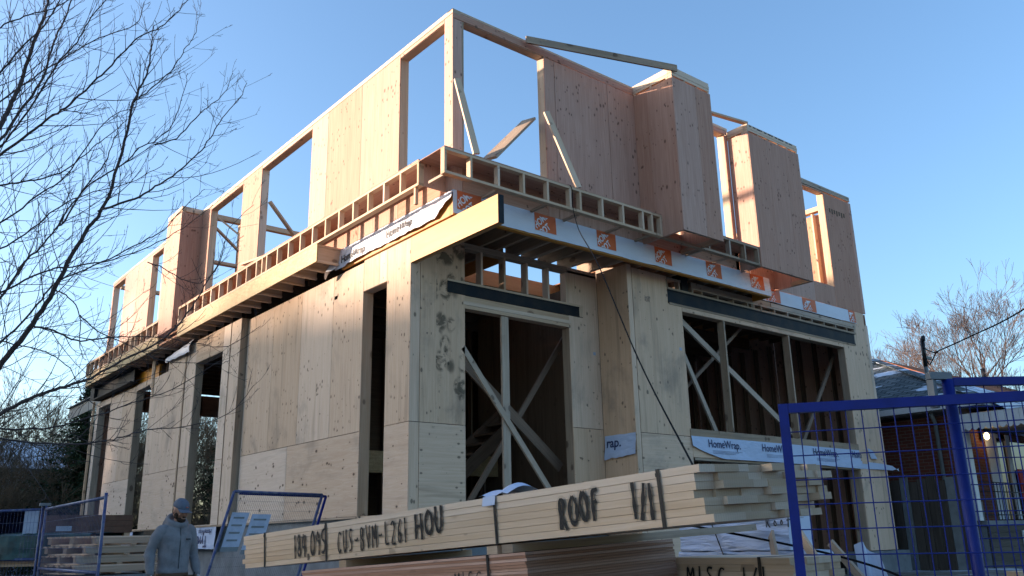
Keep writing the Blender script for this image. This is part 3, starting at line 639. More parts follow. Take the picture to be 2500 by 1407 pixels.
# ---- boxed bays
def bay(x0, x1, y0, y1, z0, z1, zt, nm):
    """three-sided plywood box hanging on the wall, open underneath, plates on small blocks on top"""
    mb = MB(int(x0 * 7)); mat = M_FIR
    sheath(mb, 'y', y0, .014, cols(x0, x1, .6, z0, z1), gap=.003); sheath(mb, 'x', x0, .014, cols(y0 + .016, y1, .55, z0, z1), gap=.003); sheath(mb, 'x', x1, -.014, cols(y0 + .016, y1, .55, z0, z1), gap=.003)
    b = P('bay_box', mb, mat)
    mb = MB(5); mb.box(x0 + .015, x1 - .015, y0 + .015, y0 + .055, z0 + .005, z0 + .09).box(x0 + .015, x0 + .055, y0 + .06, y1, z0 + .005, z0 + .09).box(x1 - .055, x1 - .015, y0 + .06, y1, z0 + .005, z0 + .09); P('bay_base_frame', mb, M_SPFD, b)
    mb = MB(6)
    h = (zt - z1 - .04) / 3
    for k in range(3):
        e = .004 * (k % 2)
        mb.box(x0 + .01 - e, x1 - .01 + e, y0 + .01 - e, y0 + .10, z1 + .04 + k * h, z1 + .04 + (k + 1) * h - .003).box(x0 + .01 - e, x0 + .10, y0 + .103, y1 + .1, z1 + .04 + k * h, z1 + .04 + (k + 1) * h - .003).box(x1 - .10, x1 - .01 + e, y0 + .103, y1 + .1, z1 + .04 + k * h, z1 + .04 + (k + 1) * h - .003)
    P('bay_top_plate', mb, M_SPFW, b)
    mb = MB(7); n = max(2, int((x1 - x0) / .33))
    for i in range(n + 1): x = x0 + .012 + (x1 - x0 - .064) * i / n; mb.box(x, x + .04, y0 + .016, y0 + .1, z1 - .3, z1 + .039)
    for i in range(3): y = y0 + .11 + (y1 - y0 - .16) * i / 2; mb.box(x0 + .016, x0 + .1, y, y + .04, z1 - .3, z1 + .039)
    P('bay_framing', mb, M_SPFW, b); return b
bay(3.86, 4.88, -2.015, FY - .003, 4.34, 7.09, 7.30, 'a')
bay(6.53, 8.22, -1.60, FY - .003, 4.32, 7.03, 7.21, 'b')
# second bay closes to the set-back wall
mb = MB(181); sheath(mb, 'x', 8.22, -.014, [(FY, BY, 4.32, 7.03, 'v')]); P('bay_side', mb, M_FIR)
mb = MB(182); x0, x1, y0, y1, z0, z1 = -.53, SX - .003, 9.09, 10.08, 4.32, 7.13
sheath(mb, 'x', x0, .014, cols(y0, y1, .6, z0, z1), gap=.003); sheath(mb, 'y', y0 + .001, .014, [(x0 + .016, SX + .06, z0, z1 - .0, 'v')], gap=.002); sheath(mb, 'y', y1 - .001, -.014, [(x0 + .016, x1, z0, z1, 'v')], gap=.002)
sb = P('bay_box', mb, M_FIR)
mb = MB(183)
for k in range(2): mb.box(x0 + .005, x0 + .09, y0, y1, z1 + .03 + k * .06, z1 + .088 + k * .06).box(x0 + .093, SX, y0 + .004, y0 + .09, z1 + .03 + k * .06, z1 + .088 + k * .06)
mb.box(x0 + .02, x0 + .09, y0 + .016, y0 + .06, z1 - .2, z1 + .028).box(-.14, -.06, y0 + .016, y0 + .06, z1 - .2, z1 + .028); P('bay_top_plate', mb, M_SPFW, sb)
# ---- ledges (ladder frames) round the floor line
def ladder(ax, f0, f1, a0, a1, z0, z1, studs, cover, nm, mat=M_SPFW):
    """f0 outer face, f1 wall face; runs a0..a1 along the wall"""
    mb = MB(190)
    def B(m, A0, A1, F0, F1, Z0, Z1):
        F0, F1 = min(F0, F1), max(F0, F1)
        m.box(F0, F1, A0, A1, Z0, Z1) if ax == 'x' else m.box(A0, A1, F0, F1, Z0, Z1)
    s = 1 if f1 > f0 else -1
    B(mb, a0, a1, f0, f0 + s * .09, z0, z0 + .038); B(mb, a0, a1, f0, f0 + s * .09, z1 - .05, z1 - .012)
    L = P('ledge_frame', mb, mat)
    for i, a in enumerate(studs):
        m = MB(200 + i); B(m, a, a + .038, f0 + s * .001, f0 + s * .088, z0 + .039, z1 - .051); P('ledge_stud', m, mat, L)
    for i, a in enumerate(studs[::2]):
        m = MB(230 + i); B(m, a + .045, a + .083, f0 + s * .091, f1, z0 + .001, z0 + .039)
        if ax == 'y': P('ledge_lookout', m, M_SPFD, L)
    m = MB(250); B(m, cover[0], cover[1], f0 - s * .004, f1, z1 - .011, z1 + .001); P('ledge_cover', m, M_FIR, L)
    return L
st = [-.50, -.07, .41, .87, 1.33, 1.78, 1.99, 2.46, 2.92, 3.38, 3.60]
ladder('y', -1.577, FY - .003, -.50, 3.855, 4.335, 4.725, [a - .0 for a in st] + [3.815], (-.50, 3.855), 'front')
ladder('y', -1.577, FY - .003, 3.858, 6.528, 4.335, 4.70, [4.9, 5.05, 5.64, 6.08, 6.488], (4.885, 6.528), 'front2', M_SPFD)
mb = MB(260); mb.box(-.50, SX - .005, -1.13, -1.573, 4.714, 4.727) if False else mb.box(-.502, SX - .006, FY, -.75, 4.714, 4.727); P('ledge_cover', mb, M_FIR)
sy = [-.95 + i * .457 for i in range(22)]
ladder('x', -.50, SX - .003, -.95, 8.80, 4.37, 4.755, sy[:21] + [4.28, 8.76], (-.95, 8.80), 'side')
mb = MB(261); mb.box(-.41, SX - .004, -.949, -.935, 4.372, 4.742); P('ledge_end', mb, M_FIR)
mb = MB(262); mb.box(-.49, -.44, -.86, -.82, 4.12, 4.368); P('hanging_block', mb, M_SPF)
ladder('x', -.50, SX - .003, 10.1, 16.6, 4.37, 4.755, [10.1 + i * .4645 for i in range(14)] + [12.3, 16.56], (10.1, 16.6), 'side2')
# strand-board rim with cantilevered joists
for (y0, y1) in ((2.08, 8.76), (10.1, 16.45)):
    mb = MB(int(y0)); mb.box(-.498, -.47, y0, y1, 4.06, 4.366); rb = P('strand_board_rim', mb, M_OSB)
    n = int((y1 - y0) / .457)
    for i in range(n + 1):
        y = y0 + .005 + i * (y1 - y0 - .06) / n
        m = MB(270 + i); m.box(-.469, 0.0, y, y + .05, 4.062, 4.098).box(-.469, 0, y + .02, y + .032, 4.098, 4.33).box(-.469, 0, y, y + .05, 4.33, 4.364); P('cantilever_joist', m, M_SPF, rb)
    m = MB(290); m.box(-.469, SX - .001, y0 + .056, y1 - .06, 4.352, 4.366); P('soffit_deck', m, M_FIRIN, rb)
mb = MB(291); mb.box(-.47, -.02, 8.8, 10.06, 4.1, 4.14).box(-.47, -.02, 9.5, 9.54, 4.15, 4.3).box(-.45, -.05, 8.85, 10.05, 4.24, 4.27); P('bay_floor_frame', mb, M_FIRIN)
# ---- far corner steel
mb = MB(292); mb.box(-.32, -.1, 12.7, 16.35, 3.66, 3.69).box(-.22, -.2, 12.7, 16.35, 3.69, 4.02).box(-.32, -.1, 12.7, 16.35, 4.02, 4.05).box(-.30, .1, 16.2, 16.6, 3.70, 4.04); P('steel_beam', mb, M_STEEL)
mb = MB(293); mb.box(.0, .015, 16.6, 20.4, 3.6, 3.95).box(-.08, .1, 16.6, 20.4, 3.95, 3.97); P('canopy_beam', mb, M_GREYM)
mb = MB(294); mb.box(-.22, -.16, 16.5, 16.56, 0, 3.66); P('corner_post', mb, M_SPF)
# ------------------------------------------------------------------ house wrap strips
def strip(name, ax, pl, a0, a1, ztop, zbot, mat, out=-1, amp=.012, seed=0, n=140, m=10, flip=False):
    """thin sheet hanging on a wall plane with small ripples; ztop/zbot functions of the position"""
    mb = MB(seed); G = []
    for i in range(n + 1):
        a = a0 + (a1 - a0) * i / n; row = []
        for j in range(m + 1):
            z = zbot(a) + (ztop(a) - zbot(a)) * j / m
            d = .006 + amp * (1 - j / m) ** .8 * (1 + noise.noise(Vector((a * 2.3, z * 5, seed)))) + amp * .25 * noise.noise(Vector((a * 9, z * 14, seed)))
            d = max(d, .005); q = pl + out * d
            row.append((q, a, z) if ax == 'x' else (a, q, z))
        G.append(row)
    for i in range(n):
        for j in range(m):
            mb.face([G[i][j], G[i + 1][j], G[i + 1][j + 1], G[i][j + 1]], [(i / n * (a1 - a0), j / m * .3), ((i + 1) / n * (a1 - a0), j / m * .3), ((i + 1) / n * (a1 - a0), (j + 1) / m * .3), (i / n * (a1 - a0), (j + 1) / m * .3)], .5, True)
    def place(u, v, lift=.0):   # u along, v = z
        z0, z1 = zbot(u), ztop(u); j = max(0, min(1, (v - z0) / (z1 - z0)))
        d = .006 + amp * (1 - j) ** .8 * (1 + noise.noise(Vector((u * 2.3, v * 5, seed)))) + amp * .25 * noise.noise(Vector((u * 9, v * 14, seed)))
        q = pl + out * (max(d, .005) + .004 + lift)
        return Vector((q, u, v)) if ax == 'x' else Vector((u, q, v))
    return P(name, mb, mat), place
nz = lambda a, s, k=1.0: noise.noise(Vector((a * k, s, 0)))
zb_front = lambda a: 4.0 + .012 * nz(a, 3, 3) + .006 * nz(a, 5, 11)
sf, pf = strip('house_wrap', 'y', FY - .0, SX - .01, 7.43, lambda a: 4.357, zb_front, M_WRAP, seed=1, amp=.014)
zb_b = lambda a: 4.072 + .008 * nz(a, 7, 3)
sb2, pb2 = strip('house_wrap', 'y', BY, 7.45, 11.23, lambda a: 4.352, zb_b, M_WRAP, seed=2, amp=.012)
def patch(nm, xa, xb, z0, z1, place, parent, mat, n=10, lift=0):
    mb = MB(1); m_ = 4
    for i in range(n):
        for j in range(m_):
            q = [(xa + (xb - xa) * (i + a) / n, z0 + (z1 - z0) * (j + b) / m_) for a, b in ((0, 0), (1, 0), (1, 1), (0, 1))]
            mb.face([place(u, v, lift) for u, v in q], [(u, v) for u, v in q], .5)
    return P(nm, mb, mat, parent)
def store_logo(x, place, parent, ztop, zbot, wd=.42):
    """orange square with slanted stencil words, cut by the lower edge of the strip"""
    patch('orange_square', x, x + wd, zbot, ztop, place, parent, M_ORANGE)
    hb = zbot + .004; c = x + wd / 2
    for body, dx, dz, sz in (('HOME', -.185, -.262, .150), ('DEPOT', -.175, -.455, .150)):
        Mx = Matrix.Translation((c + dx, ztop + dz, 0)) @ Matrix.Rotation(R(43), 4, 'Z')
        text_obj('logo_word', body, sz * 1.0, (Mx, lambda u, v: place(u, v, .004)), M_WHITEP, parent, bold=.004, sx=.78, clip=(x + .01, x + wd - .005, hb, ztop - .045))
for x in (.02, 1.45, 2.76, 4.13, 5.50, 6.80): store_logo(x, pf, sf, 4.356, 4.075, .43)
for x in (7.85, 9.15, 10.95): store_logo(x, pb2, sb2, 4.351, 4.085, min(.5, 11.22 - x))
# side strip: loose, its left end hangs free
zt_s = lambda a: 4.352
zb_s = lambda a: 4.03 + .03 * nz(a, 9, 2.2) + .018 * nz(a, 2, 7) - .03 * max(0, (a - 1.5)) + (.15 * max(0, -.75 - a) / .3)
ss, ps = strip('house_wrap', 'x', SX, FY - .01, 2.2, zt_s, zb_s, M_WRAP, seed=4, amp=.05, n=160, m=16)
def side_text(body, y, z, sz, mat, place, parent, bold=.002, sx=.9, clip=None):
    # reading direction on the side wall runs towards -y
    o = text_obj('wrap_lettering', body, sz, (Matrix.Identity(4), lambda u, v: place(y - u, z + v, .006)), mat, parent, bold=bold, sx=sx)
    return o
side_text('HomeWrap', .62, 4.12, .17, M_BLACKP, ps, ss, .004, .95)
side_text('HomeWrap', 2.02, 4.09, .17, M_BLACKP, ps, ss, .004, .95)
mb = MB(295)   # end flap that dangles below the strip
for i in range(10):
    for j in range(8):
        def q(a, b):
            u = (i + a) / 10; v = (j + b) / 8
            return (SX - .03 - .10 * math.sin(u * 3) * v - .05 * v, 2.12 + .33 * v * u + .22 * u * (1 - v) * .3, 4.34 - .02 - v * (.30 + .12 * u) - .02 * math.sin(u * 9))
        mb.face([q(0, 0), q(1, 0), q(1, 1), q(0, 1)], [(0, 0)] * 4, .5, True)
P('wrap_flap', mb, M_WRAP, ss)
# wrap under the big front window
zt_w = lambda a: 1.262 - .0 * a
def zb_w(a):
    return .90 + .012 * nz(a, 4, 2) + (.20 * max(0, 1 - (a - 5.2) / .9) ** 1.5) - .03 * max(0, (a - 9)) / 2
sw, pw = strip('house_wrap', 'y', BY - .014, 5.20, 10.62, zt_w, zb_w, M_WRAPB, seed=6, amp=.02)
def front_text(body, x, z, sz, place, parent, mat=M_NAVYP, sx=.9, bold=.003, rot=0, clip=None):
    return text_obj('wrap_lettering', body, sz, (Matrix.Translation((x, z, 0)) @ Matrix.Rotation(rot, 4, 'Z'), lambda u, v: place(u, v, .004)), mat, parent, bold=bold, sx=sx, clip=clip)
for x in (5.62, 7.18, 8.86): front_text('HomeWrap.', x, 1.09, .19, pw, sw, sx=.95)
front_text('Hom', 10.30, 1.10, .19, pw, sw, sx=.95)
for x in (5.72, 7.3, 8.95):
    for k in range(3):
        mb = MB(1); mb.face([pw(x, 1.03 - k * .022, .004), pw(x + .85 - .1 * k, 1.03 - k * .022, .004), pw(x + .85 - .1 * k, 1.035 - k * .022, .004), pw(x, 1.035 - k * .022, .004)], [(0, 0)] * 4, .5); P('small_print', mb, M_NAVYP, sw)
# part of the strip that turns past the column and ends in a loose tip
mb = MB(296)
for i in range(20):
    u0, u1 = i / 20, (i + 1) / 20
    f = lambda u, t: (10.60 + 1.5 * u, BY - .02 - .05 * u + .02 * math.sin(u * 9), (1.05 - .08 * u if t else .885 - .0 * u) * (1 if True else 0) + (-.10 * max(0, u - .86) / .14 * t) + (.05 * max(0, u - .86) / .14 * (1 - t)))
    mb.face([f(u0, 0), f(u1, 0), f(u1, 1), f(u0, 1)], [(0, 0)] * 4, .5, True)
P('wrap_tip', mb, M_WRAPB, sw)
mb = MB(297); mb.box(10.62, 11.66, BY - .012, BY - .002, .99, 1.30); P('patch_board', mb, M_PINEA)
mb = MB(298)
for i in range(8):
    f = lambda u, t: (10.95 + .26 * u + .1 * (1 - t), BY - .03 - .04 * math.sin(u * 3.1), 1.10 + .22 * t * (1 - .5 * u))
    mb.face([f(i / 8, 0), f((i + 1) / 8, 0), f((i + 1) / 8, 1), f(i / 8, 1)], [(0, 0)] * 4, .5, True)
P('wrap_scrap', mb, M_WRAPB, sw)
# 'rap' flap on the return wall and round the corner
sr, prr = strip('house_wrap', 'x', 3.85, BY + .0, -.03, lambda a: 1.245 + .01 * nz(a, 2, 5), lambda a: .88 + .03 * nz(a, 5, 8) - .06 * (a + .4), M_WRAPB, seed=8, amp=.03, n=40)
text_obj('wrap_lettering', 'rap.', .22, (Matrix.Identity(4), lambda u, v: prr(-.07 - u, 1.05 + v, .004)), M_NAVYP, sr, bold=.004, sx=1.0)
# side wrap at the floor line of the long wall
s3, p3 = strip('house_wrap', 'x', PX, 6.55, 9.0, lambda a: -.02, lambda a: -.44 + .02 * nz(a, 3, 4), M_WRAPB, seed=9, amp=.02, n=60)
def inv_text(body, y, z, sz, place, parent, bold=.002):
    return text_obj('wrap_lettering', body, sz, (Matrix.Rotation(PI, 4, 'Z'), lambda u, v: place(y - u, z + v, .004)), M_NAVYP, parent, bold=bold, sx=.95)
inv_text('HomeWrap', 6.75, -.07, .15, p3, s3)
inv_text('Tyvek', 6.95, -.20, .30, p3, s3, .006)
s4, p4 = strip('house_wrap', 'x', PX, 11.8, 12.9, lambda a: -.02, lambda a: -.42, M_WRAPB, seed=10, amp=.02, n=30)
# wrap scrap at the top of the side wall between the rims
mb = MB(299)
for i in range(12):
    for j in range(6):
        f = lambda a, b: (-.16 - .10 * math.sin(b * 2.2) * (1 - a * .4), 8.62 + 1.7 * a, 4.04 - .30 * b * (1 - .5 * a) - .12 * a + .01 * math.sin(a * 20))
        a0, a1, b0, b1 = i / 12, (i + 1) / 12, j / 6, (j + 1) / 6
        mb.face([f(a0, b0), f(a1, b0), f(a1, b1), f(a0, b1)], [(a0 * 1.5, b0 * .3)] * 4, .5, True)
P('wrap_scrap', mb, M_WRAP)
# corner flap of wrap at the front corner (turned back, amber rim visible)
# ---- small print stamps on plywood
for (x, z, t) in ((3.98 + .28, 3.55, '24 SPF'), (3.98 + .28, 3.50, '4GFK'), ):
    text_obj('mill_stamp', t, .07, (Matrix.Identity(4), Matrix.Translation((x, BY - .003, z)) @ Matrix.Rotation(PI / 2, 4, 'X')), M_BLACKP, keep(MB(1).box(x - .1, x - .09, BY - .002, BY - .001, z, z + .01).build('stamp_mark', M_BLACKP), house), sx=.8)
mb = MB(1); mb.box(3.69, 3.75, -.002, -.0005, 2.62, 2.67); P('paper_sticker', mb, M_SIGN)
mb = MB(1); mb.box(5.09, 5.15, BY - .002, BY - .0005, 2.74, 2.79); P('paper_sticker', mb, M_SIGN)
for k in range(7):
    mb = MB(1); mb.box(10.72 + k * .10, 10.78 + k * .10, BY - .002, BY - .0005, 6.62 - .03 * (k % 2), 6.72); P('ink_stamp', mb, M_DARKW)
for k in range(12):
    mb = MB(1); x = 6.62 + k * .12; mb.box(x, x + .05 + .03 * (k % 3), -1.5935, -1.5925, 7.165 + .005 * (k % 2), 7.195); P('ink_stamp', mb, M_BLACKP)
# ---- braces nailed from the ledge to the posts and loose boards on the plates
for a, b in (((-.13, -1.36, 5.95), (.05, -1.56, 4.76)), ((1.60, -1.32, 6.00), (1.99, -1.56, 4.74))):
    mb = MB(300); mb.beam(a, b, .095, .04, (.25, 1, 0)); P('post_brace', mb, M_SPFW)
# ------------------------------------------------------------------ ground
def gz(x, y):
    t = max(0, min(1, (x - 3) / 8)); t = t * t * (3 - 2 * t)
    return -1.6 + .42 * t + .03 * noise.noise(Vector((x * .5, y * .5, 0)))
mb = MB(0)
xs = [-300, -120, -60, -40] + [-30 + i * 1.0 for i in range(61)] + [40, 60, 120, 300]
ys = [-300, -120, -60, -40] + [-30 + i * 1.0 for i in range(81)] + [60, 80, 150, 300]
idx = {}
for i, x in enumerate(xs):
    for j, y in enumerate(ys): idx[i, j] = len(mb.v); mb.v.append((x, y, gz(x, y)))
for i in range(len(xs) - 1):
    for j in range(len(ys) - 1): mb.f.append([idx[i, j], idx[i + 1, j], idx[i + 1, j + 1], idx[i, j + 1]]); mb.uv.append([(0, 0)] * 4); mb.t.append(.5); mb.sm.append(True)
g = mb.build('ground', M_GROUND); g['kind'] = 'structure'
# ------------------------------------------------------------------ timber deliveries
def frameM(O, u, v):
    u = Vector(u).normalized(); v = Vector(v); v = (v - u * u.dot(v)).normalized(); w_ = v.cross(u)
    if w_.z < 0: w_ = -w_
    M = Matrix((v, u, w_)).transposed().to_4x4(); M.translation = Vector(O); return M      # local x = across, y = along, z = up
U = (-0.02952517, 0.9981981, -0.05223809); V = (1, .031, .04)
BM = frameM((-3.477, -7.805, -.054), U, V)
def L_(name, mb, mat, parent, label=None):
    o = mb.build(name, mat); o.parent = parent
    if label: o['label'] = label
    return o
bundle = thing('lumber_bundle', 'long strapped bundle of pale lumber sprayed ROOF in black, resting on the plywood pile', 'lumber bundle', mw=BM)
rb = random.Random(12); hz = .0358
for k in range(7):
    x = 0.0 if k < 1 else rb.uniform(0, .006)
    i = 0; end = 1.10 + rb.uniform(-.06, .06)
    while x < end - .04:
        wd = rb.choice((.14, .14, .185, .235, .14, .115, .089))
        if x + wd > end + .05: wd = .09
        near = rb.uniform(-.03, .035) + (0 if x < .6 else rb.uniform(-.02, .06)) + (.05 if k > 4 and x > .7 else 0)
        if i == 0: near = (.0, .035, .035, .05, .0, .0, -.04)[k]
        far = 4.62 + rb.uniform(-.05, .06)
        mb = MB(k * 20 + i); z1 = -k * hz - .0006
        sag = rb.uniform(-.0012, .0012)
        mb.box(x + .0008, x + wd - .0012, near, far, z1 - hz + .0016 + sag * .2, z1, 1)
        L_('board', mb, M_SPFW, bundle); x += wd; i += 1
H = 7 * hz
def strap(y, x0=-.004, x1=1.14, top=.003, bot=-H - .004, wd=.02):
    mb = MB(2); t = .0016; tl = rb.uniform(-.01, .01)
    mb.box(x0 - t, x0, y, y + wd, bot, top).box(x0 - t, x1, y + tl * 0, y + wd, top + .0002, top + .002).box(x0, x1, y, y + wd, bot - .002, bot)
    mb.box(x0 - .004, x0 - .0018, y - .003, y + wd + .003, -.03, -.012)
    return L_('steel_strap', mb, M_BLACK, bundle)
for y in (.22, 1.39, 3.25, 4.21): strap(y)
mb = MB(3)  # scrap of white wrap caught under a strap
for i in range(8):
    for j in range(6):
        f = lambda a, b: (.0 + .20 * a - .006, 1.28 + .26 * b - .05 * a, .004 + .055 * math.sin(a * 3.0) * (1 - abs(b - .3)) + .012 * math.sin(b * 9))
        mb.face([f(i / 8, j / 6), f((i + 1) / 8, j / 6), f((i + 1) / 8, (j + 1) / 6), f(i / 8, (j + 1) / 6)], [(0, 0)] * 4, .5, True)
for j in range(4):
    f = lambda a, b: (-.008 - .01 * a, 1.38 + .11 * b, .004 - .05 * a)
    mb.face([f(0, j / 4), f(0, (j + 1) / 4), f(1, (j + 1) / 4), f(1, j / 4)], [(0, 0)] * 4, .5, True)
L_('wrap_scrap', mb, M_WRAPB, bundle)
# sprayed words: text x runs towards the near end (-y), on the face x = 0
def side_fn(y0, face=-.0035, M=None):
    return lambda a, b, l: (face - l, y0 - a, b)
spray('sprayed_word', 'ROOF', 0, -.215, .150, .076, .064, side_fn(.90), bundle, 5, .12, .155)
spray('sprayed_word', '1/1', 0, -.205, .165, .062, .052, side_fn(.40), bundle, 8, -.1, .13)
spray('sprayed_word', 'HOU', 0, -.180, .150, .105, .09, side_fn(2.17), bundle, 9, .12, .16)
spray('sprayed_word', 'CUS-BVM-L261', 0, -.215, .150, .074, .058, side_fn(3.10), bundle, 10, .03, .105)
spray('sprayed_word', '184,095', 0, -.215, .165, .078, .068, side_fn(3.73), bundle, 11, .03, .12)
# dunnage between bundle and plywood
DZ = -H - .006
for y, x0, x1, h_ in ((1.28, .0, 2.45, .055), (3.05, -.0, 1.1, .055), (3.35, .02, 1.15, .055)):
    if x1 > 2:
        mb = MB(int(y * 9)); mb.box(x0, 2.28, y, y + .09, DZ - .045 - .002, DZ - .003, 0); o = mb.build('dunnage_beam', M_SPFD); o.matrix_basis = BM
        tag(o, 'weathered beam sticking out to the right beneath the ROOF lumber bundle', 'timber beam')
for i, (y, lab) in enumerate(((1.42, 'short cross timber under the middle of the ROOF lumber bundle'), (3.02, 'short cross timber under the far left end of the ROOF lumber bundle'))):
    mb = MB(30 + i); mb.box(.01, 1.1, y, y + .09, DZ - .048, DZ - .003, 0); o = mb.build('dunnage_beam', M_SPFW); o.matrix_basis = BM; tag(o, lab, 'timber beam')
# plywood pile
PM = BM @ Matrix.Translation((0.0, 1.18, DZ - .050))
pile = thing('plywood_pile', 'strapped pile of reddish plywood sheets sprayed MISC beneath the ROOF bundle', 'plywood pile', mw=PM)
rp = random.Random(3)
for k in range(46):
    mb = MB(k); dx = rp.uniform(-.004, .004); dy = rp.uniform(-.004, .006) - (.0 if k < 20 else .01 * math.sin(k))
    mb.box(dx, 1.22 + dx, dy, 2.44 + dy, -.0155 * (k + 1) + .0015, -.0155 * k, 1); L_('plywood_sheet', mb, M_PLYEDGE, pile)
mb = MB(1); mb.box(-.009, -.007, .30, .32, -.72, .001).box(-.009, 1.23, .30, .32, .0012, .003); L_('steel_strap', mb, M_BLACK, pile)
spray('sprayed_word', 'MISC', 0, -.175, .10, .075, .06, lambda a, b, l: (-.0065 - l, .62 - a, b), pile, 4, 0, .10)
spray('sprayed_word', 'L0H261', 0, -.15, .075, .062, .05, lambda a, b, l: (-.0065 - l, 2.22 - a, b), pile, 6, 0, .10)
mb = MB(5)
for y in (.1, 1.2, 2.2): mb.box(0, 1.22, y, y + .09, -.81, -.715)
mb.box(.02, 1.2, .05, 2.4, -1.25, -.812)
L_('pile_skid', mb, M_SPFD, pile)
# MISC lumber stack in front right
def rot_box(name, label, cat, O, ang, mw=None): return thing(name, label, cat, mw=Matrix.Translation(O) @ Matrix.Rotation(ang, 4, 'Z'))
ms = rot_box('lumber_bundle', 'low bundle of pale lumber sprayed MISC at the bottom edge, right of the plywood pile', 'lumber bundle', (-2.25, -6.50, -.485), math.atan2(-.86, .05))
for k in range(9):
    for j in range(4):
        mb = MB(60 + k * 4 + j); mb.box(-.02, .86 + .03 * ((k * 7 + j * 3) % 4) / 4, .002 + j * .142, .14 + j * .142, -.0385 * (k + 1) + .001, -.0385 * k, 0); L_('board', mb, M_SPFW if k else M_WRAPB if False else M_SPFW, ms)
spray('sprayed_word', 'MISC', .16, -.150, .10, .085, .065, lambda a, b, l: (a, -.003 - l, b), ms, 14, 0, .13)
spray('sprayed_word', '1/1', .55, -.150, .10, .08, .06, lambda a, b, l: (a, -.003 - l, b), ms, 15, 0, .13)
mb = MB(2); mb.box(.66, .68, -.004, -.002, -.34, .002).box(.66, .68, -.004, .57, .002, .004); L_('steel_strap', mb, M_BLACK, ms)
mb = MB(3); mb.box(0, .8, .0, .57, -1.15, -.36, 0); L_('pile_skid', mb, M_SPFD, ms)
# film-wrapped lumber pack
wp = rot_box('wrapped_lumber_pack', 'lumber pack wrapped in pale blue-white film sprayed Roof, behind the blue fence', 'lumber pack', (-1.26, -5.80, -.27), math.atan2(-1.08, .20))
def soft_box(mb, x0, x1, y0, y1, z0, z1, r=.02, nx=40, nz_=16, seed=1, fold=.010):
    """wrapped pack: a rounded box with creases"""
    pr = [];
    # profile around z axis cross-section (y,z) loop, swept along x
    prof = []
    for t in range(nz_ + 1): prof.append((y0, z0 + (z1 - z0 - r) * t / nz_, (0, -1, 0)))
    for t in range(1, 5): a = t / 4 * PI / 2; prof.append((y0 + r - r * math.cos(a), z1 - r + r * math.sin(a), (0, -math.cos(a), math.sin(a))))
    for t in range(1, nz_ + 1): prof.append((y0 + r + (y1 - y0 - r) * t / nz_, z1, (0, 0, 1)))
    for t in range(1, nz_ + 1): prof.append((y1, z1 - (z1 - z0) * t / nz_, (0, 1, 0)))
    rows = []
    for i in range(nx + 1):
        x = x0 + (x1 - x0) * i / nx; row = []
        for (y, z, n_) in prof:
            d = fold * (noise.noise(Vector((x * 2.5 + seed, y * 4, z * 26 + x * 6))) + .5 * noise.noise(Vector((x * 9 + seed, y * 9, z * 40))))
            row.append((x, y + n_[1] * d, z + n_[2] * d))
        rows.append(row)
    for i in range(nx):
        for j in range(len(prof) - 1): mb.face([rows[i][j], rows[i + 1][j], rows[i + 1][j + 1], rows[i][j + 1]], [(i / nx * (x1 - x0), j * .02), ((i + 1) / nx * (x1 - x0), j * .02), ((i + 1) / nx * (x1 - x0), (j + 1) * .02), (i / nx * (x1 - x0), (j + 1) * .02)], .5, True)
    for row in (rows[0], rows[-1]): mb.face(row if row is rows[-1] else row[::-1], [(0, 0)] * len(row), .5)
mb = MB(1); soft_box(mb, 0, .86, 0, .40, -.20, .055, seed=3); L_('film_wrap', mb, M_TARPW, wp)
mb = MB(1); soft_box(mb, -.02, 1.0, -.004, .42, -.75, -.203, seed=7); L_('film_wrap', mb, M_TARPW, wp)
spray('sprayed_word', 'Roof', .70, -.045, .075, .05, .042, lambda a, b, l: (a, -.014 - l, b), wp, 21, .05, .12)
mb = MB(1); mb.beam((.25, -.016, .08), (.42, -.016, -.42), .008, .002, (0, 1, 0)).beam((.9, -.016, .05), (.98, -.016, -.5), .008, .002, (0, 1, 0)); L_('steel_strap', mb, M_BLACK, wp)
# scraps of board and a film corner leaning in front of the pack
def scrap(i, p0, p1, wd, th, up, mat, label):
    mb = MB(400 + i); c = (Vector(p0) + Vector(p1)) / 2; mb.beam(Vector(p0) - c, Vector(p1) - c, wd, th, up); o = mb.build('offcut_board', mat); o.location = c; tag(o, label, 'board')
scrap(0, (-1.60, -6.90, -.86), (-1.28, -6.62, -.36), .085, .018, (1, -.6, 0), M_SPFD, 'grey offcut board leaning on the wrapped pack, leftmost of the leaning offcuts')
scrap(1, (-1.22, -7.12, -.86), (-1.22, -6.80, -.36), .09, .018, (.9, -.6, 0), M_SPFW, 'pale offcut board leaning steeply between the grey offcut and the white sheet')
scrap(2, (-1.02, -7.3, -.88), (-1.1, -6.95, -.42), .07, .018, (.9, -.6, 0), M_SPFD, 'narrow offcut board behind the white sheet by the fence')
mb = MB(404)
for i in range(8):
    for j in range(8):
        f = lambda a, b: (-.98 + .13 * a * (1 - .3 * b) + .05 * b, -7.05 - .22 * a * (.4 + .6 * b) - .02 * math.sin(a * 7), -.44 - .55 * b + .03 * math.sin(a * 5 + b * 3) - .03 * a)
        mb.face([f(i / 8, j / 8), f((i + 1) / 8, j / 8), f((i + 1) / 8, (j + 1) / 8), f(i / 8, (j + 1) / 8)], [(i, j)] * 4, .5, True)
tag(mb.build('film_sheet', M_TARPW), 'crumpled white film sheet hanging over the right end of the wrapped pack', 'plastic film')
mb = MB(405); mb.box(-.6, .8, -.045, .045, -.019, .019); o = mb.build('offcut_board', M_SPFW); o.location = (-.95, -8.5, -.59); o.rotation_euler = (0, 0, R(-28)); tag(o, 'pale plank crossing the bottom right corner behind the blue fence', 'board')
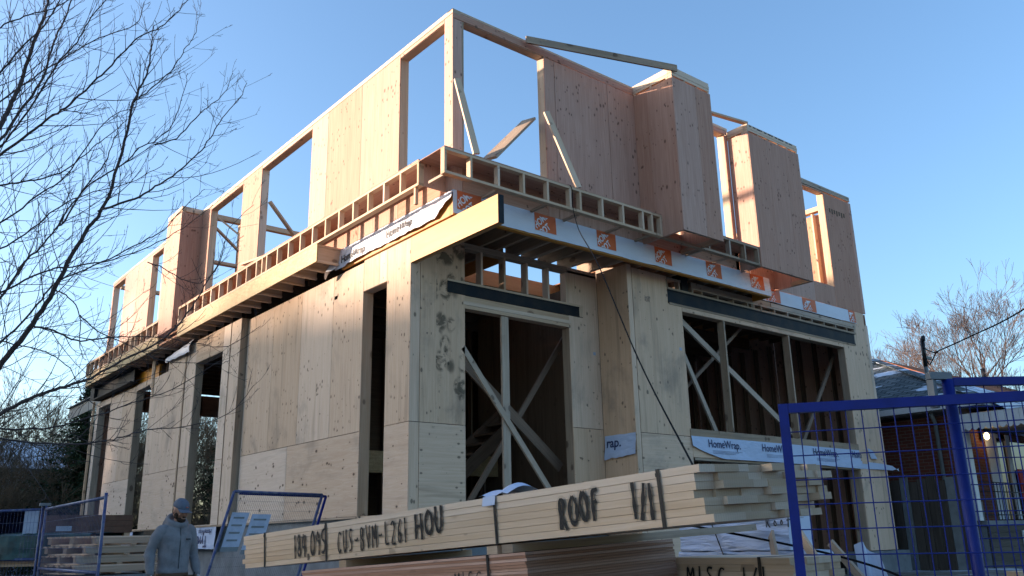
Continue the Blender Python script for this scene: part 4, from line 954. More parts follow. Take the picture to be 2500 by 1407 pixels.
# cord
def cord(name, pts, r, mat, label, cat, n=6, sub=6):
    P_ = [Vector(p) for p in pts]; Q = []
    for i in range(len(P_) - 1):
        p0 = P_[max(i - 1, 0)]; p1 = P_[i]; p2 = P_[i + 1]; p3 = P_[min(i + 2, len(P_) - 1)]
        for k in range(sub):
            t = k / sub; Q.append(.5 * ((2 * p1) + (-p0 + p2) * t + (2 * p0 - 5 * p1 + 4 * p2 - p3) * t * t + (-p0 + 3 * p1 - 3 * p2 + p3) * t ** 3))
    Q.append(P_[-1]); mb = MB(); mb.tube(Q, [r] * len(Q), n); o = mb.build(name, mat); return tag(o, label, cat)
cord('dark_rope', [(1.60, -1.35, 4.76), (1.74, -1.5, 4.755), (1.80, -1.595, 4.70), (1.79, -1.63, 4.5), (1.70, -1.72, 4.3), (.75, -2.80, 3.42), (-.37, -4.209, 2.38), (-1.349, -5.577, 1.02), (-2.492, -6.973, .04), (-2.6, -7.1, -.04)], .0062, M_CORD, 'thin dark rope running from the front ledge down to the lumber bundle', 'rope')
cord('dark_rope', [(-1.55, -6.15, -.29), (-1.3, -6.6, -.40), (-1.15, -7.0, -.50), (-1.2, -7.4, -.60), (-1.3, -7.8, -.75)], .008, M_CORD, 'dark rope sagging across the wrapped lumber pack', 'rope')
# ------------------------------------------------------------------ temporary fence panels
def mesh_panel(mb, A, Bv, Cc, nx, nz_, r, wob=0, rs=1):
    """wires between corner A, horizontal vector Bv, vertical vector Cc"""
    A, Bv, Cc = Vector(A), Vector(Bv), Vector(Cc); rr = random.Random(rs)
    for i in range(1, nx):
        p = A + Bv * (i / nx); j = rr.uniform(-wob, wob); mb.tube([p, p + Cc * .5 + Bv.normalized() * j, p + Cc], [r] * 3, 5, .5, False)
    for k in range(1, nz_):
        p = A + Cc * (k / nz_); j = rr.uniform(-wob, wob); mb.tube([p, p + Bv * .5 + Cc.normalized() * j, p + Bv], [r] * 3, 5, .5, False)
def tube_box(mb, p0, p1, s, up=(0, 0, 1)): mb.beam(p0, p1, s, s, up)
def fence_panel(name, label, p0, p1, zb, zt, s=.045, nx=46, nz_=16, r=.0026, mat=M_BLUE, posts=(0, 1), midrail=None, round_=False, group='temporary site fence panels', ww=None, z1=None):
    p0, p1 = Vector((p0[0], p0[1], 0)), Vector((p1[0], p1[1], 0)); z1 = zt if z1 is None else z1
    root = thing(name, label, 'fence panel', (p0.x, p0.y, zb), group)
    def W(mb, nm, mt, par=None):
        o = mb.build(nm, mt)
        if par: o.parent = par
        else: keep(o, root)
        return o
    bpy.context.view_layer.update()
    up = Vector((0, 0, 1)); d = (p1 - p0)
    def at(t, z): q = p0 + d * t; return Vector((q.x, q.y, z))
    zt_ = lambda t: zt + (z1 - zt) * t
    for t in posts:
        mb = MB(); 
        if round_: mb.tube([at(t, zb), at(t, zt_(t) + .03)], [s / 2] * 2, 10)
        else: tube_box(mb, at(t, zb), at(t, zt_(t)), s, d.normalized())
        W(mb, 'post', mat)
    mb = MB(); e = s / 2 + .001; dn = d.normalized()
    lo, hi = at(0, zt) + dn * e, at(1, z1) - dn * e
    lo.z -= s / 2; hi.z -= s / 2
    if round_: mb.tube([lo, hi], [s / 2] * 2, 10)
    else: tube_box(mb, lo, hi, s)
    W(mb, 'top_rail', mat)
    for zz in ([midrail] if midrail else []) + [zb + .15]:
        mb = MB(); a, b = at(0, zz) + dn * e, at(1, zz) - dn * e
        if round_: mb.tube([a, b], [s / 2] * 2, 10)
        else: tube_box(mb, a, b, s * .8)
        W(mb, 'rail', mat)
    mb = MB(); mesh_panel(mb, at(0, zb + .15), d, Vector((0, 0, zt - zb - .15 - s / 2)), nx, nz_, r, .003); W(mb, 'wire_mesh', ww or mat)
    return root
fence_panel('site_fence', 'nearest blue square-tube fence panel with wire mesh on the right', (-3.25, -8.107), (-1.85, -10.2), -1.5, .185, .040, 40, 15, .0027, z1=.17)
P2A, P2B = (-2.786, -8.616), (-2.53, -8.82)
P2 = Vector((P2B[0] - P2A[0], P2B[1] - P2A[1]))
fence_panel('site_fence', 'second blue fence panel standing behind the nearest one at the right edge', P2A, (P2A[0] + P2.x * 6, P2A[1] + P2.y * 6), -1.5, .268, .034, 26, 15, .0024, mat=M_BLUE, posts=(1,))
pp = thing('fence_post', 'thick blue fence post with a grey clamp where the two near panels overlap', 'fence post', (P2A[0], P2A[1], -1.5)); bpy.context.view_layer.update()
mb = MB(); mb.tube([(P2A[0], P2A[1], -1.5), (P2A[0], P2A[1], .262)], [.024] * 2, 14); keep(mb.build('pole', M_BLUE), pp)
mb = MB(); mb.beam((P2A[0] - .085, P2A[1] + .040, .276), (P2A[0] + .01, P2A[1] - .008, .276), .03, .03).beam((P2A[0] - .072, P2A[1] + .036, .258), (P2A[0] - .072, P2A[1] + .036, .14), .028, .028); keep(mb.build('clamp', M_GALV), pp)
fence_panel('site_fence', 'blue round-pipe fence panel at the far left beside the worker', (-3.767, 3.347), (-3.859, .049), -1.55, .18, .036, 52, 9, .0018, mat=M_BLUEL, midrail=-.62, round_=True, z1=.185)
fence_panel('site_fence', 'blue fence panel running off the left edge of the picture', (-3.80, 3.40), (-5.1, 5.6), -1.55, .18, .036, 40, 9, .0018, mat=M_BLUEL, posts=(0, .45, 1), midrail=-.5, round_=True)
mb = MB(); mb.box(-.07, .07, -.03, .03, -.02, .02); o = mb.build('pipe_clamp', M_GALV); o.location = (-3.78, 3.37, .225); tag(o, 'small grey clamp on top of the blue fence post at the left', 'clamp')
# leaning panels
TL, TR, BL, BR = Vector((-1.943, 1.249, .323)), Vector((-.507, 1.546, .333)), Vector((-1.839, 2.344, -1.6)), Vector((-1.254, 1.647, -1.6))
TL, TR, BL, BR = Vector((-1.943, 1.249, .323)), Vector((-.62, 1.30, .30)), Vector((-2.42, 1.35, -1.6)), Vector((-1.32, 1.02, -1.6))
lp = thing('leaning_fence', 'blue mesh fence panel leaning askew against the house with two white signs wired to it', 'fence panel', (-1.9, 1.2, -1.6)); bpy.context.view_layer.update()
nrm = (TR - TL).cross(BL - TL).normalized()
if nrm.y > 0: nrm = -nrm
def LP(nm, mb, mt, par=None):
    o = mb.build(nm, mt)
    if par: o.parent = par
    else: keep(o, lp)
    return o
def bil(u, v, off=0): return TL * (1 - u) * (1 - v) + TR * u * (1 - v) + BL * (1 - u) * v + BR * u * v + nrm * off
for a, b, nm in ((TL, BL, 'post'), (TR, BR, 'post'), (TL, TR, 'top_rail'), (bil(0, .62), bil(1, .62), 'rail'), (BL, BR, 'rail')):
    mb = MB(); mb.tube([a, b], [.019] * 2, 10); LP(nm, mb, M_BLUEL)
mb = MB()
for i in range(1, 48): mb.tube([bil(i / 48, 0), bil(i / 48, 1)], [.0018] * 2, 4, .5, False)
for i in range(1, 16): mb.tube([bil(0, i / 16), bil(1, i / 16)], [.002] * 2, 4, .5, False)
LP('wire_mesh', mb, M_GREYM)
off = Vector((.10, .08, -.02))
for a, b, nm in ((TR + off, BR + off, 'post'), (TL + off, TR + off, 'top_rail')):
    mb = MB(); mb.tube([a, b], [.019] * 2, 10); LP('second_' + nm, mb, M_BLUE)
for (u0, u1, v0, v1) in ((.05, .235, .14, .40), (.27, .48, .15, .42)):
    mb = MB(); mb.face([bil(u0, v1, .008), bil(u1, v1, .008), bil(u1, v0, .008), bil(u0, v0, .008)], [(0, 0), (.3, 0), (.3, .5), (0, .5)], .5); mb.face([bil(u0, v1, .004), bil(u0, v0, .004), bil(u1, v0, .004), bil(u1, v1, .004)], [(0, 0)] * 4, .5); sg = LP('white_sign', mb, M_SIGN)
    mb = MB(); mb.face([bil(u0, v1, .010), bil(u1, v1, .010), bil(u1, v1 - .03, .010), bil(u0, v1 - .03, .010)], [(0, 0)] * 4, .5)
    for k in range(4):
        vv = v0 + .03 + k * .05; mb.face([bil(u0 + .03, vv + .012, .010), bil(u1 - .04, vv + .012, .010), bil(u1 - .04, vv, .010), bil(u0 + .03, vv, .010)], [(0, 0)] * 4, .5)
    LP('sign_print', mb, M_GREYM, sg)
mb = MB(); mb.face([bil(.03, .99, .02), bil(.97, .99, .02), bil(.97, .76, .02), bil(.03, .76, .02)], [(0, 0), (1, 0), (1, 1), (0, 1)], .5); LP('blue_banner', mb, plain('blue_banner', (.03, .08, .35), .5, .4, 0, .2, 8, c2=(.35, .42, .55)))
mb = MB(); mb.box(-.03, .03, -.02, .02, -.06, .06); o = LP('black_latch', mb, M_BLACK); o.matrix_parent_inverse = Matrix(); o.location = bil(.9, .74, .03) - Vector((-1.9, 1.2, -1.6))
# ------------------------------------------------------------------ left yard: pallets, tarps, lumber
def pallet(loc, rz, label, group='empty pallets stacked at the left'):
    root = thing('wooden_pallet', label, 'pallet', loc, group); root.rotation_euler = (0, 0, rz)
    for i in range(7): mb = MB(i); mb.box(-.6, .6, -.5 + i * .155, -.41 + i * .155, .10, .118, 0); o = mb.build('deck_board', M_SPF); o.parent = root
    for y in (-.46, 0, .46): mb = MB(11); mb.box(-.59, .59, y - .04, y + .04, .022, .099, 0); o = mb.build('stringer', M_SPFD); o.parent = root
    for x in (-.5, 0, .5): mb = MB(12); mb.box(x - .04, x + .04, -.5, .5, .0, .02, 1); o = mb.build('bottom_board', M_SPF); o.parent = root
    return root
p0 = pallet((-3.05, 3.05, -.70), R(12), 'lowest pallet of the short stack left of the worker')
for i, lab in enumerate(('second pallet from the bottom of the stack left of the worker', 'third pallet up in the stack left of the worker', 'top pallet of the stack left of the worker, slightly askew')):
    copy_tree(p0, (-3.05 + .03 * i, 3.05 - .05 * i, -.70 + .122 * (i + 1)), R(12 + 5 * i), None, lab)
sk = thing('crate_base', 'grey pile of concrete blocks that carries the pallet stack', 'block pile', (-3.0, 3.1, -1.6)); bpy.context.view_layer.update()
for i in range(3): mb = MB(i); mb.box(-3.6, -2.5, 2.6, 3.6, -1.58 + i * .29, -1.30 + i * .29); keep(mb.build('concrete_block', M_CONC), sk)
ll = thing('lumber_bundle', 'pale boards piled behind the left blue fence with black paint marks', 'lumber bundle', (-4.5, 4.6, -1.6)); bpy.context.view_layer.update()
for k in range(8):
    for j in range(2): mb = MB(k * 3 + j); mb.beam((-5.6 + .1 * j, 6.0 + j * .3, -.58 + k * .038), (-3.35 + .02 * (k % 3) + .1 * j, 3.55 + j * .3, -.58 + k * .038), .28, .036); keep(mb.build('board', M_SPF), ll)
spray('black_paint_mark', 'MI', 0, -.48, .12, .22, .16, lambda a, b, l: (-5.15 + a * .68 - .12 - l, 5.50 - a * .74 - .11 - l, b), None, 31, 0, .07)
for nm in ('black_paint_mark',):
    o = bpy.data.objects[nm]; keep(o, ll)
def tarp(name, label, O, ang, lx, ly, h, mat, seed, drop=.0, fold=.04):
    mb = MB(); n, m_ = 34, 20; G = []
    for i in range(n + 1):
        row = []
        for j in range(m_ + 1):
            u, v = i / n, j / m_; x = (u - .5) * lx; s_ = (v - .5) * 2 * (ly / 2 + h)
            y = max(-ly / 2, min(ly / 2, s_)); z = h - max(0, abs(s_) - ly / 2)
            d = fold * noise.noise(Vector((x * 2 + seed, s_ * 2.2, seed))) + fold * .5 * noise.noise(Vector((x * 7, s_ * 6, seed)))
            sgn = -1 if s_ < 0 else 1
            row.append((x, y + (sgn * abs(d) if abs(s_) > ly / 2 else 0), z + (d if abs(s_) <= ly / 2 else 0)))
        G.append(row)
    for i in range(n):
        for j in range(m_): mb.face([G[i][j], G[i + 1][j], G[i + 1][j + 1], G[i][j + 1]], [(0, 0)] * 4, .5, True)
    o = mb.build(name, mat); o.location = O; o.rotation_euler = (0, 0, ang); return tag(o, label, 'tarp')
tarp('teal_tarp', 'dark teal tarp lying over the boards behind the left fence', (-3.9, 4.25, -.50), R(-42), 2.6, .9, .34, M_TEAL, 2)
tarp('navy_tarp', 'navy blue tarp draped over a heap at the far left edge', (-4.75, 5.7, -.45), R(-46), 2.8, 1.1, .63, M_TARPB, 5)
bx = thing('cardboard_stack', 'brown cardboard sheets stacked on a pallet above the teal tarp', 'cardboard', (-3.05, 3.9, -.16)); bpy.context.view_layer.update()
M_CARD = plain('brown_cardboard', (.12, .07, .05), .85, .2, 0, .15, 5)
for k, (z0, z1, e) in enumerate(((.0, .09, .0), (.093, .17, .05), (.173, .25, .1))):
    mb = MB(k); mb.box(-.62 + e * .4, .55, -.35, .35, z0, z1); o = mb.build('cardboard_layer', M_CARD); o.parent = bx
for x in (-.5, 0, .45): mb = MB(3); mb.box(x, x + .08, -.34, .34, -.07, -.002); o = mb.build('skid_block', M_SPF); o.parent = bx
mb = MB(3); mb.box(-.45, -.25, -.355, -.352, .03, .10); o = mb.build('paper_label', M_SIGN); o.parent = bx
bx.rotation_euler = (0, 0, R(-10))
mb = MB(4); mb.box(-.09, .09, -.012, .0, -.27, .27); o = mb.build('white_board', M_SIGN); o.location = (-3.86, 3.72, -.09); o.rotation_euler = (0, 0, R(-20)); tag(o, 'white board standing upright behind the left blue fence', 'board')
cord('black_cable', [(-.16, 10.4, -.55), (-.35, 10.2, -.75), (-.3, 10.1, -1.0), (-.4, 9.9, -1.2)], .02, M_CORD, 'short black cable hanging from the foundation near the pallets', 'cable')
# ------------------------------------------------------------------ the worker
M_SKIN = plain('skin', (.34, .17, .11), .6, .4, 0, .08, 20)
M_HOOD = plain('grey_blue_fleece', (.185, .185, .20), .95, .1, 0, .10, 9, bump=.5)
M_TROU = plain('dark_work_trousers', (.020, .022, .026), .9, .2, 0, .2, 9, bump=.4)
M_CAP = plain('grey_blue_cap', (.10, .12, .16), .85, .2, 0, .08, 20)
M_BEARD = plain('dark_beard', (.035, .022, .016), .9, .2)
M_LEATH = plain('brown_leather', (.09, .05, .03), .7, .3)
M_GLOVE = plain('pale_glove', (.42, .40, .40), .9, .2, 0, .1, 20)
def skin_mesh(verts, edges, radii, sub=2, root=0):
    me = bpy.data.meshes.new('sk'); me.from_pydata(verts, edges, []); o = bpy.data.objects.new('sk', me); COL.objects.link(o)
    sm = o.modifiers.new('s', 'SKIN'); sm.use_smooth_shade = True; sm.branch_smoothing = .6
    lay = me.skin_vertices[0].data if me.skin_vertices else None
    if lay is None:
        bpy.context.view_layer.objects.active = o; o.select_set(True); bpy.ops.mesh.customdata_skin_add(); lay = me.skin_vertices[0].data
    for i, r in enumerate(radii): lay[i].radius = (r, r) if isinstance(r, (int, float)) else r
    for v in lay: v.use_root = False
    lay[root].use_root = True
    ss_ = o.modifiers.new('u', 'SUBSURF'); ss_.levels = sub; ss_.render_levels = sub
    dg = bpy.context.evaluated_depsgraph_get(); out = bpy.data.meshes.new_from_object(o.evaluated_get(dg)); bpy.data.objects.remove(o); return out
def ellip(bm, c, r, seg=20, rings=14, mat=None, f=None):
    d = bmesh.ops.create_uvsphere(bm, u_segments=seg, v_segments=rings, radius=1)
    for v in d['verts']:
        co = Vector((v.co.x * r[0], v.co.y * r[1], v.co.z * r[2]))
        if f: co = f(co)
        if mat: co = mat @ co
        v.co = co + Vector(c)
def remesh(me_list, vox, name, mat, smooth=2):
    bm = bmesh.new()
    for me in me_list: bm.from_mesh(me)
    me = bpy.data.meshes.new(name); bm.to_mesh(me); bm.free(); o = bpy.data.objects.new(name, me); COL.objects.link(o)
    rm = o.modifiers.new('r', 'REMESH'); rm.mode = 'VOXEL'; rm.voxel_size = vox; rm.use_smooth_shade = True
    if smooth: s_ = o.modifiers.new('c', 'SMOOTH'); s_.iterations = smooth; s_.factor = .5
    dg = bpy.context.evaluated_depsgraph_get(); out = bpy.data.meshes.new_from_object(o.evaluated_get(dg)); bpy.data.objects.remove(o); out.materials.clear(); out.materials.append(mat); out.name = name
    ob = bpy.data.objects.new(name, out); COL.objects.link(ob); return ob
# local frame: faces -y, x = to his left hand side seen from behind; feet at z = 0
def bm2me(bm): me = bpy.data.meshes.new('t'); bm.to_mesh(me); bm.free(); return me
HC = Vector((.0, -.075, 1.615)); HT = Matrix.Rotation(R(12), 3, 'Z') @ Matrix.Rotation(R(20), 3, 'X')
def headf(co):
    z = co.z / .118
    k = 1 - .22 * max(0, -z) ** 1.5; co.x *= k; co.y *= (1 - .08 * max(0, -z)); 
    if co.y < 0 and z < -.3: co.y -= .012 * (-z - .3)
    return co
bm = bmesh.new(); ellip(bm, HC, (.078, .098, .118), 28, 20, HT, headf)
ellip(bm, HC + HT @ Vector((0, -.098, -.012)), (.013, .022, .028), 12, 8, HT)          # nose
ellip(bm, HC + HT @ Vector((0, -.085, -.062)), (.030, .016, .010), 12, 8, HT)          # lips
ellip(bm, HC + HT @ Vector((0, -.080, .022)), (.055, .018, .012), 14, 8, HT)           # brow
for s_ in (-1, 1):
    ellip(bm, HC + HT @ Vector((s_ * .078, .008, -.005)), (.010, .022, .033), 10, 8, HT)   # ears
    ellip(bm, HC + HT @ Vector((s_ * .042, -.072, -.025)), (.022, .018, .02), 10, 8, HT)
head_me = bm2me(bm)
J = {'pel': (0, .02, .97), 'wa': (0, .0, 1.12), 'ch': (0, -.01, 1.32), 'nk': (0, -.01, 1.47), 'hd': (0, -.055, 1.56),
 'shL': (.185, .0, 1.43), 'elL': (.262, .03, 1.155), 'wrL': (.275, -.075, .925), 'paL': (.275, -.105, .85),
 'shR': (-.185, .0, 1.43), 'elR': (-.275, .045, 1.17), 'wrR': (-.285, -.03, .935), 'paR': (-.285, -.05, .86),
 'hiL': (.095, .02, .90), 'knL': (.115, -.07, .50), 'anL': (.115, .03, .09), 'toL': (.13, -.11, .035),
 'hiR': (-.095, .02, .90), 'knR': (-.105, -.02, .50), 'anR': (-.105, .10, .10), 'toR': (-.12, -.03, .035)}
def build_sk(names, edges, rad, **kw):
    return skin_mesh([J[n] for n in names], [(names.index(a), names.index(b)) for a, b in edges], [rad[n] for n in names], **kw)
rad = dict(pel=(.145, .105), wa=(.135, .10), ch=(.155, .11), nk=.062, hd=.06, shL=.065, elL=.046, wrL=.029, paL=(.038, .02), shR=.065, elR=.046, wrR=.029, paR=(.038, .02),
  hiL=.095, knL=.06, anL=.042, toL=.035, hiR=.095, knR=.06, anR=.042, toR=.035)
ns = list(J); ed = [('pel', 'wa'), ('wa', 'ch'), ('ch', 'nk'), ('nk', 'hd')] + [(a + s_, b + s_) for s_ in 'LR' for a, b in (('sh', 'el'), ('el', 'wr'), ('wr', 'pa'), ('hi', 'kn'), ('kn', 'an'), ('an', 'to'))] + [('ch', 'shL'), ('ch', 'shR'), ('pel', 'hiL'), ('pel', 'hiR')]
body_me = build_sk(ns, ed, rad)
fing = []
def fingers(pa, wr, side, inflate=0):
    out = []
    P0 = Vector(J[pa]); W0 = Vector(J[wr]); d = (P0 - W0).normalized(); across = Vector((0, -1, 0)) - d * d.dot(Vector((0, -1, 0))); across.normalize(); inn = d.cross(across).normalized()
    if inn.x * side > 0: inn = -inn
    for k, (o_, L) in enumerate(((.030, .072), (.010, .082), (-.010, .076), (-.029, .060))):
        a = P0 + across * o_ - d * .005; b = a + d * (L * .45) + inn * .004; c = b + d * (L * .34) + inn * .016; e = c + d * (L * .16) + inn * .020
        out.append(skin_mesh([a, b, c, e], [(0, 1), (1, 2), (2, 3)], [.0105 + inflate, .0095 + inflate, .0088 + inflate, .0065 + inflate], 1))
    a = P0 + across * .030 - d * .045; b = a + across * .028 + d * .028 + inn * .010; c = b + d * .036 + inn * .010 + across * .004
    out.append(skin_mesh([a, b, c], [(0, 1), (1, 2)], [.014 + inflate, .0115 + inflate, .0085 + inflate], 1)); return out
fing = fingers('paL', 'wrL', 1) + fingers('paR', 'wrR', -1)
bm = bmesh.new()
for s_ in 'LR': ellip(bm, (Vector(J['pa' + s_]) * .72 + Vector(J['wr' + s_]) * .28), (.019, .042, .05), 12, 10)
palms = bm2me(bm)
man = remesh([body_me, head_me, palms] + fing, .006, 'person', M_SKIN, 1)
tag(man, 'man in grey-blue hooded sweatshirt, cap and gloves looking down as he walks at the left', 'person')
def cloth(nm, mes, vox, mat, sm=3):
    o = remesh(mes, vox, nm, mat, sm); o.parent = man; return o
# hooded sweatshirt
def sweep(bm, pts, rads, n=20, sub=6, flat=False):
    """closed tube through the points; rads single or (rx, ry); flat: rings stay horizontal"""
    Q = smooth_path(pts, sub); m_ = len(pts) - 1; rings = []; x = None
    for i, p in enumerate(Q):
        t = i / sub; k = min(m_ - 1, int(t)); f = t - k; a, b = rads[k], rads[k + 1]
        a = a if isinstance(a, tuple) else (a, a); b = b if isinstance(b, tuple) else (b, b); f = f * f * (3 - 2 * f); r = (a[0] + (b[0] - a[0]) * f, a[1] + (b[1] - a[1]) * f)
        if flat: u, v = Vector((1, 0, 0)), Vector((0, 1, 0))
        else:
            tg = (Q[min(i + 1, len(Q) - 1)] - Q[max(i - 1, 0)]).normalized(); x = tg.cross(Vector((0, 1, 0))).normalized(); u, v = x, tg.cross(x)
        rings.append([bm.verts.new(p + u * r[0] * math.cos(2 * PI * k_ / n) + v * r[1] * math.sin(2 * PI * k_ / n)) for k_ in range(n)])
    for A_, B2 in zip(rings, rings[1:]):
        for k_ in range(n): bm.faces.new((A_[k_], A_[(k_ + 1) % n], B2[(k_ + 1) % n], B2[k_]))
    bm.faces.new(rings[0][::-1]); bm.faces.new(rings[-1])
JJ = dict(J)
bm = bmesh.new()
sweep(bm, [(0, 0, .93), (0, 0, 1.0), (0, 0, 1.15), (0, 0, 1.30), (0, .0, 1.41), (0, .005, 1.47), (0, .005, 1.52)], [(.165, .12), (.185, .135), (.188, .138), (.20, .14), (.185, .115), (.12, .09), (.07, .065)], 28, 6, True)
for s_ in 'LR':
    sg_ = 1 if s_ == 'L' else -1
    sweep(bm, [(sg_ * .10, 0, 1.40), Vector(J['sh' + s_]) + Vector((-sg_ * .01, 0, -.035)), Vector(J['sh' + s_]).lerp(Vector(J['el' + s_]), .45), J['el' + s_], Vector(J['el' + s_]).lerp(Vector(J['wr' + s_]), .5), J['wr' + s_]], [.065, .070, .068, .060, .056, .042], 18, 6)
hood_me = bm2me(bm)
def torus(bm, c, R0, r0, sc, rot, n=28, m_=12, amp=None):
    vs = []
    for i in range(n):
        a = 2 * PI * i / n
        for j in range(m_):
            b = 2 * PI * j / m_; rr = r0 * (amp(a) if amp else 1)
            p = Vector(((R0 + rr * math.cos(b)) * math.cos(a) * sc[0], (R0 + rr * math.cos(b)) * math.sin(a) * sc[1], rr * math.sin(b) * sc[2]))
            vs.append(bm.verts.new(rot @ p + Vector(c)))
    for i in range(n):
        for j in range(m_): bm.faces.new((vs[i * m_ + j], vs[((i + 1) % n) * m_ + j], vs[((i + 1) % n) * m_ + (j + 1) % m_], vs[i * m_ + (j + 1) % m_]))
bm = bmesh.new()
torus(bm, (0, -.005, 1.492), .098, .034, (1.05, 1.0, 1.25), Matrix.Rotation(R(24), 3, 'X'), amp=lambda a: 1.0 + .5 * max(0, math.sin(a)))
ellip(bm, (0, .115, 1.46), (.12, .06, .09), 18, 12)
# folds at elbows and waist
for (x, y, z, rx, rz) in ((.265, .025, 1.12, .07, 0), (-.277, .04, 1.13, .07, 0), (.268, -.0, 1.06, .062, 0), (-.28, .02, 1.07, .062, 0)):
    torus(bm, (x, y, z), rx * .80, .012, (1, 1, 1), Matrix.Rotation(R(18), 3, 'X'), 18, 8)
torus(bm, (0, .0, .965), .158, .020, (1.10, .80, 1.6), Matrix.Identity(3), 30, 8)
for s_ in 'LR': torus(bm, Vector(J['wr' + s_]) + Vector((0, .01, .015)), .036, .011, (1, 1, 1.7), Matrix.Rotation(R(20), 3, 'X'), 16, 8)
hood2 = bm2me(bm)
hd = cloth('hooded_sweatshirt', [hood_me, hood2], .009, M_HOOD, 2)
for v in hd.data.vertices:   # soft folds
    c = v.co; n_ = noise.noise(Vector((c.x * 7, c.y * 7, c.z * 11))) * .009 + noise.noise(Vector((c.x * 14 + 4, c.y * 14, c.z * 9))) * .006; v.co += v.normal * n_
mb = MB(); mb.tube([(.0, -.100, 1.46), (.0, -.122, 1.41), (.0, -.141, 1.3), (.0, -.139, 1.12), (0, -.138, .99)], [.004] * 5, 6); z_ = mb.build('zip', M_BLACK); z_.parent = hd
mb = MB(); mb.box(.075, .125, -.140, -.128, 1.295, 1.31); z_ = mb.build('chest_logo', M_BLACKP); z_.parent = hd
# trousers
bm = bmesh.new()
sweep(bm, [(0, .01, 1.02), (0, .015, .95), (0, .02, .86), (0, .02, .82)], [(.165, .12), (.175, .13), (.175, .128), (.14, .11)], 26, 5, True)
for s_ in 'LR':
    sg_ = 1 if s_ == 'L' else -1
    sweep(bm, [(sg_ * .10, .02, .90), (sg_ * .108, .0, .74), J['kn' + s_], Vector(J['kn' + s_]).lerp(Vector(J['an' + s_]), .5), J['an' + s_]], [.105, .108, .086, .076, .078], 18, 6)
tr_me = bm2me(bm)
tr = cloth('work_trousers', [tr_me], .011, M_TROU)
bm = bmesh.new()
for s_ in 'LR':
    a = Vector(J['an' + s_]); ellip(bm, a + Vector((0, -.06, -.045)), (.055, .135, .05), 18, 10); ellip(bm, a + Vector((0, .0, .02)), (.06, .065, .09), 14, 10)
cloth('boots', [bm2me(bm)], .010, M_LEATH)
# tool belt
bm = bmesh.new(); torus(bm, (0, .008, .925), .182, .012, (1.0, .78, 2.2), Matrix.Identity(3), 30, 8); tb = cloth('tool_belt', [bm2me(bm)], .008, M_LEATH, 1)
mb = MB(); mb.box(.10, .21, -.165, -.10, .74, .92); o = mb.build('tool_pouch', M_LEATH); o.parent = tb
mb = MB(); mb.beam((.15, -.17, .82), (.19, -.18, .95), .03, .012); o = mb.build('tape_handle', M_BLACK); o.parent = tb
# cap, beard, gloves
bm = bmesh.new(); CR = Matrix.Identity(3)
ellip(bm, HC + HT @ Vector((0, .008, .045)), (.090, .108, .092), 26, 18, HT, lambda c: Vector((c.x, c.y, max(c.z, -.012))))
cap = cloth('cap', [bm2me(bm)], .006, M_CAP, 1)
mb = MB(); n = 16; top = []; bot = []
for i in range(n + 1):
    a = PI + PI * i / n; x = math.cos(a) * .078; y = math.sin(a)
    inner = HC + HT @ Vector((x, -.075 + .06 * (x / .078) ** 2 * 1.0, .038)); outer = HC + HT @ Vector((x * 1.02, -.085 + .088 * y * 1.0, .024 - .022 * (x / .078) ** 2 + .006)); top.append((inner, outer))
for i in range(n):
    (a, b), (c, d_) = top[i], top[i + 1]; up = Vector((0, 0, .005))
    mb.face([a + up, c + up, d_ + up, b + up], [(0, 0)] * 4, .5, True); mb.face([a, b, d_, c], [(0, 0)] * 4, .5, True); mb.face([b, b + up, d_ + up, d_], [(0, 0)] * 4, .5, True)
o = mb.build('cap_brim', M_CAP); o.parent = cap
bm = bmesh.new(); ellip(bm, HC + HT @ Vector((0, -.100, .068)), (.022, .006, .008), 12, 8, HT); me = bm2me(bm); me.materials.append(plain('faded_red_badge', (.30, .10, .09), .8)); o = bpy.data.objects.new('cap_badge', me); COL.objects.link(o); o.parent = cap
bm = bmesh.new()
ellip(bm, HC + HT @ Vector((0, -.058, -.085)), (.058, .045, .036), 20, 12, HT); ellip(bm, HC + HT @ Vector((0, -.094, -.045)), (.030, .012, .008), 12, 8, HT)
for s_ in (-1, 1): ellip(bm, HC + HT @ Vector((s_ * .062, -.02, -.045)), (.016, .035, .045), 12, 10, HT)
cloth('beard', [bm2me(bm)], .006, M_BEARD, 1)
bm = bmesh.new(); ellip(bm, HC + HT @ Vector((0, .03, -.015)), (.076, .075, .06), 18, 12, HT); cloth('hair', [bm2me(bm)], .007, M_BEARD, 1)
for s_ in (-1, 1):
    bm = bmesh.new(); ellip(bm, HC + HT @ Vector((s_ * .030, -.084, .002)), (.011, .008, .006), 10, 8, HT); me = bm2me(bm); me.materials.append(M_BLACK); o = bpy.data.objects.new('eye', me); COL.objects.link(o); o.parent = man
gl = fingers('paL', 'wrL', 1, .002) + fingers('paR', 'wrR', -1, .002)
bm = bmesh.new()
for s_ in 'LR': ellip(bm, (Vector(J['pa' + s_]) * .70 + Vector(J['wr' + s_]) * .30), (.023, .046, .056), 12, 10)
cloth('work_gloves', gl + [bm2me(bm)], .006, M_GLOVE, 1)
man.location = (-3.10, -.03, gz(-3.1, 0)); man.rotation_euler = (0, 0, R(8)); man.scale = (.93, .95, 1.0)
